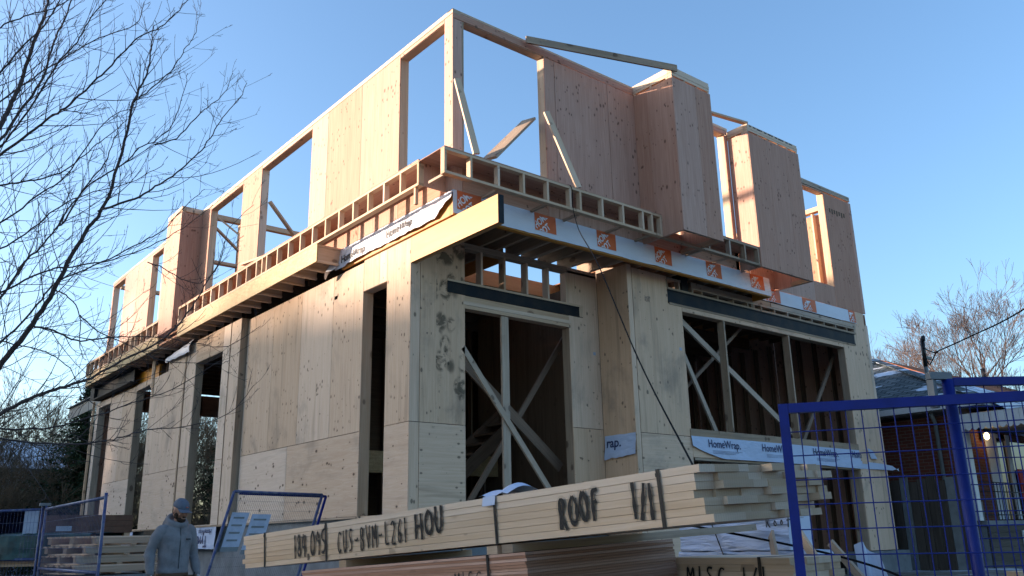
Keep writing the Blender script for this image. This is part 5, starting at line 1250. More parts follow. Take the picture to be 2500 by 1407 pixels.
# ------------------------------------------------------------------ the neighbouring house (right)
nb = thing('brick_bungalow', 'red brick bungalow with grey shingle roof, white awning and lit porch lamp at the right', 'house', (13.3, -1.75, -1.2)); bpy.context.view_layer.update()
def NP(name, mb, mat, par=None):
    if par is None and any(k in name for k in SPLIT):
        cl = clusters(mb)
        for c in cl[1:]: keep(c.build(name, mat), nb)
        mb = cl[0]
    o = mb.build(name, mat)
    if par: o.parent = par
    else: keep(o, nb)
    return o
def quad(mb, pts, u0=(0, 0)):
    a, b, c, d = [Vector(p) for p in pts]; L = (b - a).length; Hh = (d - a).length; x = (b - a).normalized()
    mb.face([a, b, c, d], [(u0[0], u0[1]), (u0[0] + L, u0[1]), (u0[0] + x.dot(c - a), u0[1] + Hh), (u0[0] + x.dot(d - a), u0[1] + Hh)], .5)
mb = MB(); quad(mb, [(13.3, 9, -1.3), (13.3, -1.62, -1.3), (13.3, -1.62, 2.1), (13.3, 9, 2.1)]); quad(mb, [(13.3, 9, 2.1), (13.3, 9, -1.3), (22, 9, -1.3), (22, 9, 2.1)])
quad(mb, [(13.304, -1.62, -1.3), (13.5, -1.62, -1.3), (13.5, -1.62, 2.1), (13.304, -1.62, 2.1)]); quad(mb, [(13.5, -1.62, -.2), (13.5, -.5, -.2), (13.5, -.5, 2.1), (13.5, -1.62, 2.1)])
quad(mb, [(13.5, -.5, -.2), (17.45, -.5, -.2), (17.45, -.5, 2.1), (13.5, -.5, 2.1)]); quad(mb, [(18.3, -.5, 1.9), (22, -.5, 1.9), (22, -.5, 2.1), (18.3, -.5, 2.1)])
quad(mb, [(22, -.5, -1.3), (22, 9, -1.3), (22, 9, 2.1), (22, -.5, 2.1)])
NP('brick_wall', mb, M_BRICK)
mb = MB(); mb.box(13.24, 13.42, -1.84, -1.66, -.2, 2.05).box(17.3, 17.45, -2.0, -1.8, -.2, 2.05); NP('porch_column', mb, M_WHITET)
mb = MB(); mb.box(17.46, 18.1, -.52, -.44, -.15, 2.06).box(18.7, 18.95, -.52, -.44, -.15, 2.06).box(18.1, 18.7, -.50, -.46, 1.95, 2.06); NP('door_frame', mb, M_SIDING)
mb = MB(); mb.box(18.1, 18.7, -.47, -.44, -.15, 1.95).box(18.96, 21.9, -.47, -.44, .6, 1.9); NP('front_door', mb, M_GLASS)
mb = MB(); mb.box(18.95, 19.55, -.62, -.56, .35, 1.15); NP('red_hanging_cloth', mb, M_REDC)
mb = MB(); mb.box(13.42, 22, -1.9, -.5, -.32, -.2).box(14.2, 16.4, -.62, -.56, -.19, .28).box(13.45, 22, -1.86, -.6, -1.2, -.325); NP('porch_floor', mb, M_CONC)
mb = MB()
for i in range(22): mb.tube([(14.0 + i * .16, -1.86, -.2), (14.0 + i * .16, -1.86, .62)], [.010] * 2, 5)
for z in (-.08, .42, .62): mb.tube([(13.45, -1.86, z), (17.4, -1.86, z)], [.012] * 2, 5)
NP('porch_railing', mb, M_BLACK)
mb = MB()
for i in range(6): mb.box(13.43, 17.5, -1.90 - .002 * (i % 2), -1.885, -1.2 + i * .15, -1.06 + i * .15)
NP('porch_skirting', mb, M_FENCEW)
mb = MB(); mb.box(15.1, 16.2, -1.94, -1.905, -1.0, -.42); wf = NP('basement_window_frame', mb, M_WHITET); mb = MB(); mb.box(15.17, 16.13, -1.95, -1.942, -.94, -.48); NP('basement_window', mb, M_GLASS, wf)
# roof: hip roof with shingles
E0 = (12.85, -2.45); sl = .45; Wd = 9.6; zt = 2.32
def rp(x, y, z): return Vector((x, y, z))
ridge = Wd / 2
A = rp(E0[0], E0[1], zt); B_ = rp(E0[0] + Wd, E0[1], zt); C_ = rp(E0[0] + Wd, E0[1] + 13, zt); D_ = rp(E0[0], E0[1] + 13, zt)
T1 = rp(E0[0] + ridge, E0[1] + ridge, zt + sl * ridge); T2 = rp(E0[0] + ridge, E0[1] + 13 - ridge, zt + sl * ridge)
def roofface(nm, pts, mat):
    mb = MB(); a, b = pts[0], pts[1]; x = (b - a).normalized(); nn = x.cross(pts[2] - a).normalized(); y = nn.cross(x)
    mb.face(pts, [(x.dot(p - a), y.dot(p - a)) for p in pts], .5); return NP(nm, mb, mat)
roofface('roof', [D_, A, T1, T2], M_SHING); roofface('roof', [A, B_, T1], M_SHSNOW); roofface('roof', [B_, C_, T2, T1], M_SHING); roofface('roof', [C_, D_, T2], M_SHING)
mb = MB(); mb.beam(A + Vector((.0, .0, .03)), T1 + Vector((0, 0, .03)), .26, .025); NP('hip_cap', mb, M_SHING)
mb = MB(); mb.box(E0[0] - .06, E0[0] + .04, E0[1] - .05, E0[1] + 13, zt - .14, zt - .01).box(E0[0] + .05, E0[0] + Wd, E0[1] - .06, E0[1] + .04, zt - .14, zt - .01); NP('eave_gutter', mb, M_WHITET)
mb = MB(); mb.box(E0[0] + .05, 13.3, E0[1] + .05, E0[1] + 13, zt - .16, zt - .145).box(13.28, 22, E0[1] + .05, -.5, zt - .16, zt - .145); NP('soffit', mb, M_GREYM)
mb = MB(); mb.tube([(13.0, -1.25, 2.15), (13.22, -1.22, 1.95), (13.24, -1.22, -1.1)], [.045] * 3, 8); NP('downspout', mb, M_GREYM)
# scalloped metal awning over the porch
mb = MB(); n = 46
for i in range(n):
    x0, x1 = 13.1 + i * .19, 13.1 + (i + 1) * .19; rz_ = .03 * (i % 2)
    mb.face([(x0, -2.5, 2.28), (x1, -2.5, 2.28), (x1, -3.1, 1.86), (x0, -3.1, 1.86)], [(0, 0)] * 4, .5)
    mb.face([(x0, -3.1, 1.86), (x1, -3.1, 1.86), (x1, -3.105, 1.60), (x0, -3.105, 1.60)], [(0, 0)] * 4, .5)
    pts = [(x0 + .19 * k / 8, -3.105, 1.60 - .055 * math.sin(PI * k / 8)) for k in range(9)]; mb.face(pts, [(0, 0)] * 9, .5)
    mb.box(x0 - .012, x0 + .012, -3.125, -3.107, 1.6, 1.87)
for i in range(24):
    y0, y1 = -1.85 - i * .14, -1.85 - (i + 1) * .14
    mb.box(12.90, 12.915, y1 + .004, y0 - .004, 1.72, 2.03); pts = [(12.90, y0 + (y1 - y0) * k / 8, 1.72 - .05 * math.sin(PI * k / 8)) for k in range(9)]; mb.face(pts, [(0, 0)] * 9, .5)
mb.face([(12.89, -1.8, 2.035), (12.89, -5.2, 2.035), (15.0, -5.2, 2.30), (15.0, -1.8, 2.30)], [(0, 0)] * 4, .5)
NP('awning', mb, M_WHITET)
mb = MB(); mb.tube([(13.0, -1.31, 2.3), (13.0, -1.31, 3.0), (13.0, -1.31, 3.78)], [.045, .045, .04], 10); NP('service_mast', mb, M_GALV)
mb = MB(); mb.tube([(13.0, -1.31, 3.2), (12.97, -1.34, 3.85), (12.93, -1.38, 3.86), (12.9, -1.4, 3.78)], [.05, .05, .05, .04], 8).box(12.94, 13.2, -1.38, -1.33, 3.37, 3.43); NP('mast_head', mb, M_BLACK)
mb = MB(); mb.box(17.15, 17.27, -.60, -.505, 1.85, 2.05); lf = NP('porch_lamp', mb, M_BLACK)
bm = bmesh.new(); ellip(bm, (17.21, -.66, 1.93), (.075, .06, .095), 14, 10); me = bm2me(bm); me.materials.append(M_LAMP); o = bpy.data.objects.new('lamp_glass', me); COL.objects.link(o); o.parent = lf
pl_ = bpy.data.lights.new('porch_bulb', 'POINT'); pl_.energy = 1.6; pl_.color = (1, .62, .30); pl_.shadow_soft_size = .06; po = bpy.data.objects.new('porch_bulb', pl_); COL.objects.link(po); po.location = (17.21, -.80, 1.9)
cord('overhead_cable', [(12.95, -1.35, 3.62), (12.6, -1.7, 3.42), (12.2, -2.0, 3.35), (10.4, -3.5, 3.18), (8.6, -5.0, 3.05), (5.5, -7.7, 3.10)], .014, M_CORD, 'black service cable running from the neighbouring roof mast to the upper right edge', 'cable', 6)
cord('overhead_cable', [(12.95, -1.35, 3.50), (12.75, -1.5, 3.20), (12.5, -1.7, 3.22), (12.35, -1.85, 3.32), (12.2, -2.0, 3.34)], .012, M_CORD, 'drooping loop of cable at the roof mast of the brick bungalow', 'cable')
# wooden fence in front of it
for i, (a, b) in enumerate(((0, 9),)):
    wf = thing('board_fence', 'dark weathered board fence between the new house and the brick bungalow', 'fence', (12.45, -.3, -1.2)); bpy.context.view_layer.update()
    for k in range(17):
        y = 1.4 - k * .2; mb = MB(k); t = .0 + .02 * ((k * 7) % 3); mb.box(12.42, 12.445, y - .185, y, -1.22, .70 + .06 * math.sin(k * 2.1)); keep(mb.build('fence_board', M_FENCEW if k % 5 else M_GREYM), wf)
    for z in (-.8, .4): mb = MB(1); mb.box(12.447, 12.49, -2.0, 1.4, z, z + .09); keep(mb.build('fence_rail', M_FENCEW), wf)
# house behind with rust coloured roof
hb = thing('distant_bungalow', 'bungalow with rust-brown sunlit roof behind the grey shingle roof on the right', 'house', (30, 6, -1.2)); bpy.context.view_layer.update()
mb = MB(); mb.box(27.5, 44, 4.0, 12, -1.3, 4.7); keep(mb.build('wall', M_CONCD), hb)
mb = MB(); a = [Vector(p) for p in ((26.6, 3.2, 4.55), (45, 3.2, 4.55), (41, 8, 6.75), (29.2, 8, 6.75), (26.6, 12.8, 4.55), (45, 12.8, 4.55))]
for f in ((0, 1, 2, 3), (4, 0, 3), (1, 5, 2), (5, 4, 3, 2)): mb.face([a[i] for i in f], [(a[i].x, a[i].y) for i in f], .5)
rf = mb.build('roof', M_RUST); keep(rf, hb)
mb = MB(); mb.tube([(34.5, 6.0, 5.6), (34.5, 6.0, 6.6)], [.10] * 2, 8); o = mb.build('vent_pipe', M_BLACK); o.parent = rf
mb = MB(); mb.box(26.55, 45.05, 3.1, 3.2, 4.40, 4.58); keep(mb.build('eave_fascia', M_DARKW), hb)
# ------------------------------------------------------------------ trees
def rand_perp(d, r):
    v = Vector((r.uniform(-1, 1), r.uniform(-1, 1), r.uniform(-1, 1))); v -= d * v.dot(d); return v.normalized()
def limb(mb, pts, r0, r1, n):
    m_ = len(pts); mb.tube(pts, [r0 + (r1 - r0) * i / (m_ - 1) for i in range(m_)], n, .5, False)
def twig(mb, p, d, L, r, rr, lev, up=.35, wig=.12, dens=1.0, minr=.0012, spread=(22, 48), nseg=None):
    """one shoot with side shoots, gently curving upward"""
    n = max(3, int(L / .09)) if nseg is None else nseg; pts = [p.copy()]; dirs = [d.copy()]; c = rand_perp(d, rr) * wig
    for i in range(n):
        d = (d + c / n + Vector((0, 0, up / n)) + rand_perp(d, rr) * .05).normalized(); pts.append(pts[-1] + d * (L / n)); dirs.append(d.copy())
    limb(mb, pts, r, max(minr, r * .35), 3 if r < .006 else 5)
    if lev > 0:
        k = int(rr.uniform(3, 6) * dens * (1 + L)); 
        for q in range(k):
            t = rr.uniform(.15, .97); i = min(n - 1, int(t * n)); q0 = pts[i].lerp(pts[i + 1], t * n - i); dd = dirs[i]; a = R(rr.uniform(*spread))
            nd = (dd * math.cos(a) + rand_perp(dd, rr) * math.sin(a)).normalized(); twig(mb, q0, nd, L * rr.uniform(.25, .5) * (1.15 - t * .55), max(minr, r * .5), rr, lev - 1, up, wig, dens * .8, minr, spread)
    return pts
def tree_obj(name, label, H_, seed, bark, twigm, trunk_r=.18, levels=3, spread=(18, 45), up=.25, nl=7, dens=1.0, minr=.006, group=None, first=.22, cat='tree', multi=1):
    rr = random.Random(seed); root = thing(name, label, cat, (0, 0, 0), group); tm = MB(seed); cm = MB(seed + 1)
    for mlt in range(multi):
        base = Vector((rr.uniform(-.3, .3), rr.uniform(-.3, .3), 0)) if multi > 1 else Vector((0, 0, 0))
        d = Vector((rr.uniform(-.1, .1), rr.uniform(-.1, .1), 1)).normalized() if multi == 1 else Vector((rr.uniform(-.5, .5), rr.uniform(-.5, .5), 1)).normalized()
        pts = [base]
        for i in range(12): d = (d + Vector((rr.uniform(-.09, .09), rr.uniform(-.09, .09), .03))).normalized(); pts.append(pts[-1] + d * H_ * .8 / 12)
        tr_ = trunk_r / (multi ** .5); limb(tm, pts, tr_, tr_ * .18, 9)
        for k in range(nl):
            t = first + (1 - first) * (k + rr.random()) / nl; i = min(11, int(t * 12)); p = pts[i].lerp(pts[i + 1], t * 12 - i); a = rr.uniform(0, 2 * PI); el = R(rr.uniform(25, 60) + 20 * t)
            nd = Vector((math.cos(a) * math.cos(el), math.sin(a) * math.cos(el), math.sin(el))); twig(cm, p, nd, H_ * rr.uniform(.30, .48) * (1.2 - .6 * t), tr_ * (.5 - .3 * t), rr, levels, up, .35, dens, minr, spread, 8)
        twig(cm, pts[-1], d, H_ * .25, tr_ * .2, rr, levels - 1, up, .3, dens, minr, spread, 6)
    a = tm.build('trunk', bark); a.parent = root; b = cm.build('crown', twigm); b.parent = root; return root
def fork_tree(name, label, H_, seed, bark, twigm, r0, minr, depth=9, group=None, cat='tree', stems=1, open_=(16, 34), ratio=.80, upb=.10, wild=.10):
    rr = random.Random(seed); root = thing(name, label, cat, (0, 0, 0), group); tm = MB(seed); cm = MB(seed + 1)
    def grow(p, d, L, r, lv, mb):
        n = 3; pts = [p]
        for i in range(n): d = (d + rand_perp(d, rr) * wild + Vector((0, 0, upb * .5))).normalized(); pts.append(pts[-1] + d * (L / n))
        r1 = max(minr, r * .74); mb.tube(pts, [r + (r1 - r) * i / n for i in range(n + 1)], 6 if r > .03 else 3, .5, False)
        if lv <= 0: return
        kids = 2 if rr.random() < .72 else 3
        for q in range(kids):
            a = R(rr.uniform(*open_)) * (.45 if q == 0 else 1.15); nd = (d * math.cos(a) + rand_perp(d, rr) * math.sin(a)).normalized()
            grow(pts[-1], nd, L * ratio * rr.uniform(.8, 1.15), r1 * (.92 if q == 0 else .72), lv - 1, cm)
        if rr.random() < .6:
            a = R(rr.uniform(30, 55)); nd = (d * math.cos(a) + rand_perp(d, rr) * math.sin(a)).normalized(); grow(pts[1 + (lv % 2)], nd, L * ratio * .6, r1 * .5, max(0, lv - 3), cm)
    L0 = H_ * (1 - ratio) / (1 - ratio ** (depth + 1)) * 1.12
    for k in range(stems):
        d = Vector((rr.uniform(-.08, .08), rr.uniform(-.08, .08), 1)).normalized() if stems == 1 else Vector((rr.uniform(-.55, .55), rr.uniform(-.55, .55), 1)).normalized()
        grow(Vector((rr.uniform(-.4, .4), rr.uniform(-.4, .4), 0)) if stems > 1 else Vector((0, 0, 0)), d, L0, r0, depth, tm)
    a = tm.build('trunk', bark); a.parent = root; b = cm.build('crown', twigm); b.parent = root; return root
# right-hand trees beyond the roofs
TR_ = [fork_tree('bare_tree', 'bare pinkish-grey tree behind the rust roof, second from the new house', 12.5, 5, M_BARK, M_BARKR, .24, .008, 9, 'bare trees beyond the roofs on the right')]
TR_[0].location = (38.5, 11.5, -1.2); TR_[0].scale = (.85,) * 3
copy_tree(TR_[0], (38.0, 7.5, -1.2), R(130), 1.0, 'bare tree behind the roof mast, second from the left')
tb2 = fork_tree('bare_tree', 'tall bare tree with forked pale trunk at the right edge behind the snowy roof', 12.5, 12, M_BARK, M_BARKR, .26, .008, 9, 'bare trees beyond the roofs on the right')
tb2.location = (34.5, 2.6, -1.2); tb2.scale = (.86,) * 3
copy_tree(tb2, (36.5, 4.9, -1.2), R(200), .8, 'bare tree between the roof mast and the right edge tree')
copy_tree(TR_[0], (43.0, 14.6, -1.2), R(250), .85, 'dark twiggy bare tree just beside the right corner of the new house')
# left background: thicket, evergreens, snowy house
BR = []
for s_ in range(4):
    t = fork_tree('bare_shrub_tree', 'bare brown thicket tree', 7.6, 40 + s_, M_BRUSH, M_BRUSH, .085, .009, 8, 'bare thicket trees at the left behind the yard', 'shrub', 4, (14, 38), .82, .10, .16); BR.append(t)
spots = [(-8.5, 30, 1.05), (-6.2, 27, .95), (-4.6, 30.5, 1.0), (-2.9, 27.5, .55), (-1.2, 31, .75), (.6, 29, .5), (2.2, 32, .95), (4.4, 29, .9), (6.4, 31, 1.0), (-7.4, 35, 1.15), (-3.6, 36, 1.2), (.4, 37, 1.1), (3.8, 36, 1.05), (7.4, 36, 1.1), (9.6, 32, 1.0), (-9.6, 26, .95), (-5.0, 24, .7), (-2.0, 24.0, .62), (11.5, 36, 1.1), (-10.5, 33, 1.2), (.9, 25.5, .6), (3.0, 26.5, .7), (-7.2, 23.5, .7)]
side_ = ['far left edge', 'left edge, further in', 'left third of the thicket', 'left of the snowy house', 'in front of the snowy house', 'just left of the new house', 'seen through the rear window hole', 'seen through the middle window hole', 'seen through the door hole', 'tall at the back left', 'tall above the snowy roof', 'tall behind the evergreen', 'behind the rear window hole', 'behind the door hole', 'behind the door frame', 'leftmost of all', 'low in front at the left', 'low in front near the pallets', 'far back right', 'far back left', 'low by the rear corner of the house', 'low seen through the rear hole', 'low at the left edge']
rs = random.Random(8)
for i, (x, y, sc) in enumerate(spots):
    lab = 'bare brown thicket tree, ' + side_[i]
    if i < 4: t = BR[i]; t.location = (x, y, -1.6); t.scale = (sc * .86,) * 3; t['label'] = lab
    else: copy_tree(BR[i % 4], (x, y, -1.6), rs.uniform(0, 6.28), sc * .86, lab)
ug = MB(9); ru = random.Random(5)
for i in range(900):
    x = ru.uniform(-13, 14); y = ru.uniform(22.5, 34) + max(0, x - 3) * .3; p = Vector((x, y, -1.6)); d = Vector((ru.uniform(-.5, .5), ru.uniform(-.5, .5), 1)).normalized()
    twig(ug, p, d, ru.uniform(1.2, 3.4), .016, ru, 1, .2, .5, 1.3, .007, (20, 55), 4)
tag(ug.build('undergrowth', M_BRUSH), 'tangle of bare brown shoots under the thicket trees at the left', 'undergrowth', None, 'stuff')
mb = MB(); quad_ = [(-14, 34.5), (16, 39)]
def conifer(label, loc, H_, seed):
    rr = random.Random(seed); root = thing('evergreen_tree', label, 'tree', loc, 'evergreens at the left'); tm = MB(); limb(tm, [Vector((0, 0, 0)), Vector((0, 0, H_))], .16, .02, 8); a = tm.build('trunk', M_BARKD); a.parent = root
    cm = MB()
    nL = int(H_ * 6.5)
    for k in range(nL):
        z = H_ * (.08 + .92 * k / nL); L = (H_ - z) * .42 + .25
        for b in range(12):
            an = rr.uniform(0, 2 * PI); LL = L * rr.uniform(.6, 1.15); dx, dy = math.cos(an), math.sin(an)
            for q in range(int(LL / .05)):
                t = q * .05 / LL; p = Vector((dx * LL * t, dy * LL * t, z - LL * .22 * t + LL * .2 * t * t)) + Vector((rr.uniform(-.05, .05), rr.uniform(-.05, .05), rr.uniform(-.05, .03))); s_ = .17 * (1.1 - t * .5)
                e1 = Vector((rr.uniform(-1, 1), rr.uniform(-1, 1), rr.uniform(-.7, .2))).normalized() * s_; e2 = rand_perp(e1.normalized(), rr) * s_ * .28
                cm.face([p - e2, p + e2, p + e1], [(0, 0)] * 3, .5)
    b = cm.build('crown', M_NEEDLE); b.parent = root; return root
conifer('dark green evergreen standing just left of the rear corner of the house', (1.6, 25.0, -1.6), 7.3, 3)
conifer('evergreen seen through the door hole of the house', (8.6, 29.0, -1.6), 6.4, 4)
conifer('small dark evergreen rising over the thicket at the left', (-3.6, 29.0, -1.6), 5.2, 6)
sh = thing('snowy_house', 'pale house with snow-covered roof half hidden by the thicket on the left', 'house', (3.5, 40, -1.6)); bpy.context.view_layer.update()
mb = MB(); mb.box(-1.4, 6.2, 40, 48, -1.7, 3.6); keep(mb.build('wall', M_SIDING), sh)
mb = MB(); quad(mb, [(-2.2, 39.4, 3.5), (7.0, 39.4, 3.5), (7.0, 44, 5.3), (-2.2, 44, 5.3)]); quad(mb, [(7.0, 48.6, 3.5), (-2.2, 48.6, 3.5), (-2.2, 44, 5.3), (7.0, 44, 5.3)]); keep(mb.build('roof', M_SNOW), sh)
mb = MB(); mb.box(-2.2, 7.0, 39.3, 39.4, 3.3, 3.5); keep(mb.build('eave', M_GREYM), sh)
for i, x in enumerate((-.6, 2.0, 4.4)): mb = MB(); mb.box(x, x + 1.0, 39.96, 39.99, 1.2, 2.4); keep(mb.build('window', M_GLASS), sh)
# unseen blocks and trees added to the west to shade the lower walls
SH = Vector((sdir.x, sdir.y, 0)).normalized(); PH = Vector((SH.y, -SH.x, 0)); RZ = math.atan2(PH.y, PH.x)
for i, (pp_, D_, lab, w_, h_) in enumerate(((-22, 62, 'unseen brick block added to shade the lower walls, nearest the street', 21, 14.6), (-.3, 60, 'unseen brick block added to shade the lower walls, middle of the row', 21, 14.3), (21.5, 62, 'unseen brick block added to shade the lower walls, furthest from the street', 21, 15.0))):
    c = SH * D_ + PH * pp_; hw = thing('shade_block', lab, 'house', (c.x, c.y, -1.6)); hw.rotation_euler = (0, 0, RZ)
    mb = MB(); mb.box(-w_ / 2, w_ / 2, -4, 4, 0, h_ - 1.8); o = mb.build('wall', M_BRICK); o.parent = hw
    mb = MB(); q = w_ / 2 + .4
    for pts in (((-q, -4.4, h_ - 1.9), (q, -4.4, h_ - 1.9), (q - .6, 0, h_), (-q + .6, 0, h_)), ((q, 4.4, h_ - 1.9), (-q, 4.4, h_ - 1.9), (-q + .6, 0, h_), (q - .6, 0, h_)), ((-q, 4.4, h_ - 1.9), (-q, -4.4, h_ - 1.9), (-q + .6, 0, h_)), ((q, -4.4, h_ - 1.9), (q, 4.4, h_ - 1.9), (q - .6, 0, h_))): mb.face(pts, [(p[0], p[1]) for p in pts], .5)
    o = mb.build('roof', M_SHING); o.parent = hw
for i, (pp_, D_, sc) in enumerate(((-11.5, 52, 1.6), (10.4, 52, 1.75), (3.0, 48, 1.45))):
    c = SH * D_ + PH * pp_; copy_tree(BR[i % 4], (c.x, c.y, -1.6), i * 1.3, sc, ('tall unseen bare tree before the shade blocks, nearest the street', 'tall unseen bare tree before the shade blocks, furthest from the street', 'tall unseen bare tree before the shade blocks, middle one')[i])
# ------------------------------------------------------------------ the near tree whose branches cross the upper left
def px(x, y, dpt):
    return Vector((-6.52251, -10.24452, -0.34743)) + (CX * ((x - 1250) / 2095.3) - CY * ((y - 703.5) / 2095.3) + CZ) * dpt
LIMBS = [  # (points in a plane of the crown, depth start, depth end, base radius px, tip px)
 ([(-60, 985), (0, 892), (80, 792), (131, 709), (171, 629), (215, 557), (255, 502), (298, 370), (326, 251), (342, 215), (362, 167), (370, 119), (374, 64)], 6.0, 6.3, 9, 1.4),
 ([(239, 517), (330, 485), (370, 462), (422, 430), (474, 386), (513, 338), (545, 287), (585, 239), (603, 203)], 6.1, 6.9, 3.6, .9),
 ([(-60, 415), (0, 378), (60, 334), (111, 294), (159, 263), (211, 219), (255, 175), (298, 131), (334, 95), (382, 72), (430, 32), (458, 0)], 5.9, 5.6, 4.5, 1.0),
 ([(-60, 420), (0, 306), (24, 259), (48, 207), (72, 131), (100, 60), (115, 12), (119, -20)], 6.2, 6.6, 8, 3),
 ([(-60, 400), (0, 342), (60, 259), (103, 191), (131, 107), (159, 40), (179, -8)], 6.4, 7.0, 5, 2),
 ([(-60, 420), (0, 360), (70, 270), (147, 147), (187, 103), (223, 44), (259, 0)], 5.6, 5.3, 3.5, 1.2),
 ([(-60, 740), (0, 717), (100, 667), (159, 653), (247, 641), (318, 621), (398, 585), (458, 549), (520, 500)], 6.3, 7.2, 3.6, .9),
 ([(-60, 1040), (0, 1010), (92, 967), (159, 944), (211, 928), (279, 892), (398, 828), (458, 764), (498, 701), (537, 637), (549, 589)], 5.7, 6.4, 6.5, 1.1),
 ([(80, 796), (131, 808), (187, 832), (239, 828), (298, 822), (398, 824), (466, 838), (557, 844), (637, 796)], 6.05, 6.9, 3.2, .8),
 ([(-60, 1050), (0, 1048), (131, 1043), (240, 1013), (300, 992), (420, 950), (540, 880)], 5.5, 6.0, 3.6, 1.0),
 ([(-60, 1068), (0, 1071), (142, 1086), (240, 1080), (300, 1067), (372, 1048), (467, 1040), (562, 1008), (620, 941)], 5.4, 6.1, 3.6, .9),
 ([(-60, 790), (0, 729), (60, 640), (95, 609), (135, 560), (191, 478), (255, 398), (279, 338), (295, 302)], 5.8, 6.3, 4.2, 1.0),
 ([(-60, 465), (0, 454), (72, 442), (147, 422), (207, 378), (255, 338), (310, 295)], 6.5, 7.0, 3.4, 1.0),
 ([(135, 560), (159, 537), (211, 458), (300, 400), (346, 358), (382, 342), (426, 295), (450, 215), (458, 179)], 6.0, 6.5, 3.0, .8),
 ([(378, 354), (430, 338), (486, 279), (517, 255), (553, 219), (569, 179)], 6.3, 6.6, 2.2, .8),
 ([(326, 251), (350, 231), (386, 203), (422, 167), (450, 123), (474, 88), (483, 52)], 6.2, 6.5, 2.2, .8),
 ([(-60, 560), (0, 545), (90, 480), (160, 430), (230, 330), (280, 280), (330, 262)], 6.8, 7.1, 3.2, .9),
 ([(-60, 880), (0, 840), (90, 745), (140, 690), (250, 640), (330, 600), (400, 560), (455, 500), (500, 462)], 6.6, 7.2, 3.6, .9),
 ([(-60, 230), (0, 180), (50, 120), (110, 60), (150, -10)], 6.1, 6.3, 3.5, 1.8),
 ([(-60, 640), (0, 610), (75, 560), (150, 500), (230, 470), (330, 440), (400, 400)], 5.6, 5.3, 3.0, .8),
 ([(-40, 820), (30, 840), (110, 860), (170, 900), (200, 960), (250, 1000)], 6.4, 6.6, 2.4, .8),
 ([(131, 709), (160, 720), (196, 770), (195, 850), (210, 880)], 5.9, 5.7, 2.4, .8),
 ([(196, 770), (240, 810), (330, 850), (400, 880), (520, 890), (560, 880)], 5.85, 6.3, 2.0, .8),
 ([(360, 640), (400, 655), (440, 680), (490, 690), (530, 650), (560, 560), (620, 500)], 6.9, 7.3, 1.8, .7),
 ([(-60, 90), (0, 65), (60, 40), (130, 20), (190, -15)], 6.0, 6.1, 2.6, 1.4),
 ([(-60, 300), (0, 250), (80, 190), (160, 140), (240, 95), (330, 60), (352, 5)], 6.7, 7.0, 3.0, 1.0),
]
nt_ = thing('near_bare_tree', 'nearest bare maple tree whose dark branches sweep across the upper left of the picture', 'tree', (-6.9, -4.1, -1.6)); bpy.context.view_layer.update()
tm = MB(1); TB = Vector((-6.9, -4.1, -1.6)); bases = []
rr = random.Random(77); cm = MB(2); tw = MB(3)
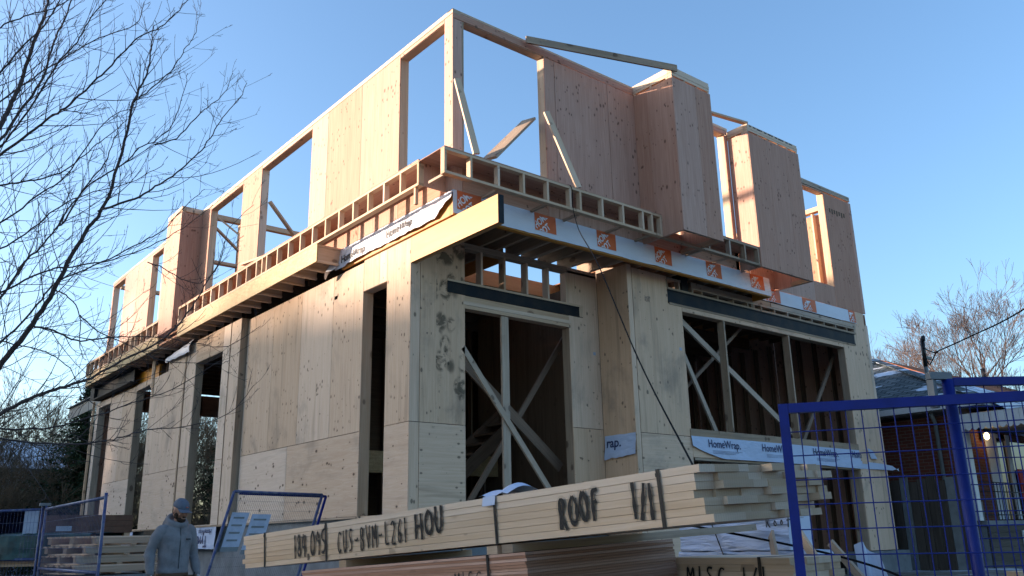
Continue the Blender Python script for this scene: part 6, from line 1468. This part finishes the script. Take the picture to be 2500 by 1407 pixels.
for k, (pp_, d0, d1, r0, r1) in enumerate(LIMBS):
    n = len(pp_); P3 = [px(x, y, d0 + (d1 - d0) * i / (n - 1)) for i, (x, y) in enumerate(pp_)]
    Q = smooth_path(P3, 5); s_ = d0 / 2095.3
    for i in range(1, len(Q) - 1): Q[i] = Q[i] + Vector((rr.uniform(-1, 1), rr.uniform(-1, 1), rr.uniform(-1, 1))) * .006
    rads = [max(.0015, s_ * .86 * (r0 + (r1 - r0) * (i / (len(Q) - 1)) ** .8)) for i in range(len(Q))]
    cm.tube(Q, rads, 7, .5, False)
    if pp_[0][0] < 0: bases.append((P3[0], rads[0]))
    L = sum((Q[i + 1] - Q[i]).length for i in range(len(Q) - 1)); cnt = int(L / .062); side = 1
    for q in range(cnt):
        t = (q + rr.random()) / cnt * .97 + .03; f = t * (len(Q) - 1); i = min(len(Q) - 2, int(f)); p = Q[i].lerp(Q[i + 1], f - i); d = (Q[i + 1] - Q[i]).normalized()
        side = -side; a = R(rr.uniform(24, 52)); pl2 = d.cross(CZ).normalized() * side; out = (pl2 * .8 + rand_perp(d, rr) * .6).normalized()
        nd = (d * math.cos(a) + out * math.sin(a)).normalized(); LL = rr.uniform(.08, .62) * (1.1 - .5 * t) * (1.3 if rads[i] > .006 else .8)
        twig(tw, p, nd, LL, min(rads[i] * .55, .0042), rr, 1 if LL < .25 else 2, .55, .45, .42, .0013, (25, 50))
# trunk outside the frame and the limbs that reach in
top = TB + Vector((.1, .2, 1.6)); tm.tube(smooth_path([TB, TB + Vector((.02, .05, .7)), top], 4), [.17, .16, .155, .15, .15, .145, .14, .13, .12], 12, .5, False)
for (b, r_) in bases:
    s0 = top.lerp(TB, rr.uniform(0, .25)); mid = s0.lerp(b, .5) + Vector((-.15, -.05, .15)); Q = smooth_path([s0, mid, b], 4); n = len(Q); tm.tube(Q, [max(r_, .05 * (1 - i / n) + r_ * i / n) for i in range(n)], 8, .5, False)
keep(tm.build('trunk', M_BARKD), nt_); keep(cm.build('branches', M_BARKD), nt_); keep(tw.build('twigs', M_BARKD), nt_)
# ------------------------------------------------------------------ loose boards on the upper floor
def loose(p0, p1, wd, th, up, mat, label):
    mb = MB(7); c = (Vector(p0) + Vector(p1)) / 2; mb.beam(Vector(p0) - c, Vector(p1) - c, wd, th, up); o = mb.build('loose_board', mat); o.location = c; tag(o, label, 'board')
loose((1.33, -1.20, 7.235), (3.96, -2.055, 7.255), .035, .12, (0, 0, 1), M_SPFD, 'grey board laid slanting across the top plates near the roof peak corner')
loose((.40, -1.40, 4.84), (1.56, -.95, 6.0), .24, .04, (0, 0, 1), M_SPFD, 'wide plank sticking up at a slant out of the corner opening')
loose((-.3, 4.4, 4.78), (-.25, 5.6, 4.95), .30, .04, (0, 0, 1), M_SPFW, 'short wide board lying behind the side ledge in the second opening')
loose((.0, 6.8, 4.75), (.1, 7.9, 5.05), .30, .03, (1, 0, .3), M_SPFW, 'pale offcut boards poking up behind the ledge in the third opening')
loose((4.9, -1.10, 7.36), (6.6, -1.55, 7.24), .09, .04, (0, 0, 1), M_SPF, 'board bridging the top plates between the two boxed bays')
for o in bpy.data.objects:
    if o.type == 'MESH' and o.parent is None and 'label' not in o and 'kind' not in o: print('UNLABELLED', o.name)
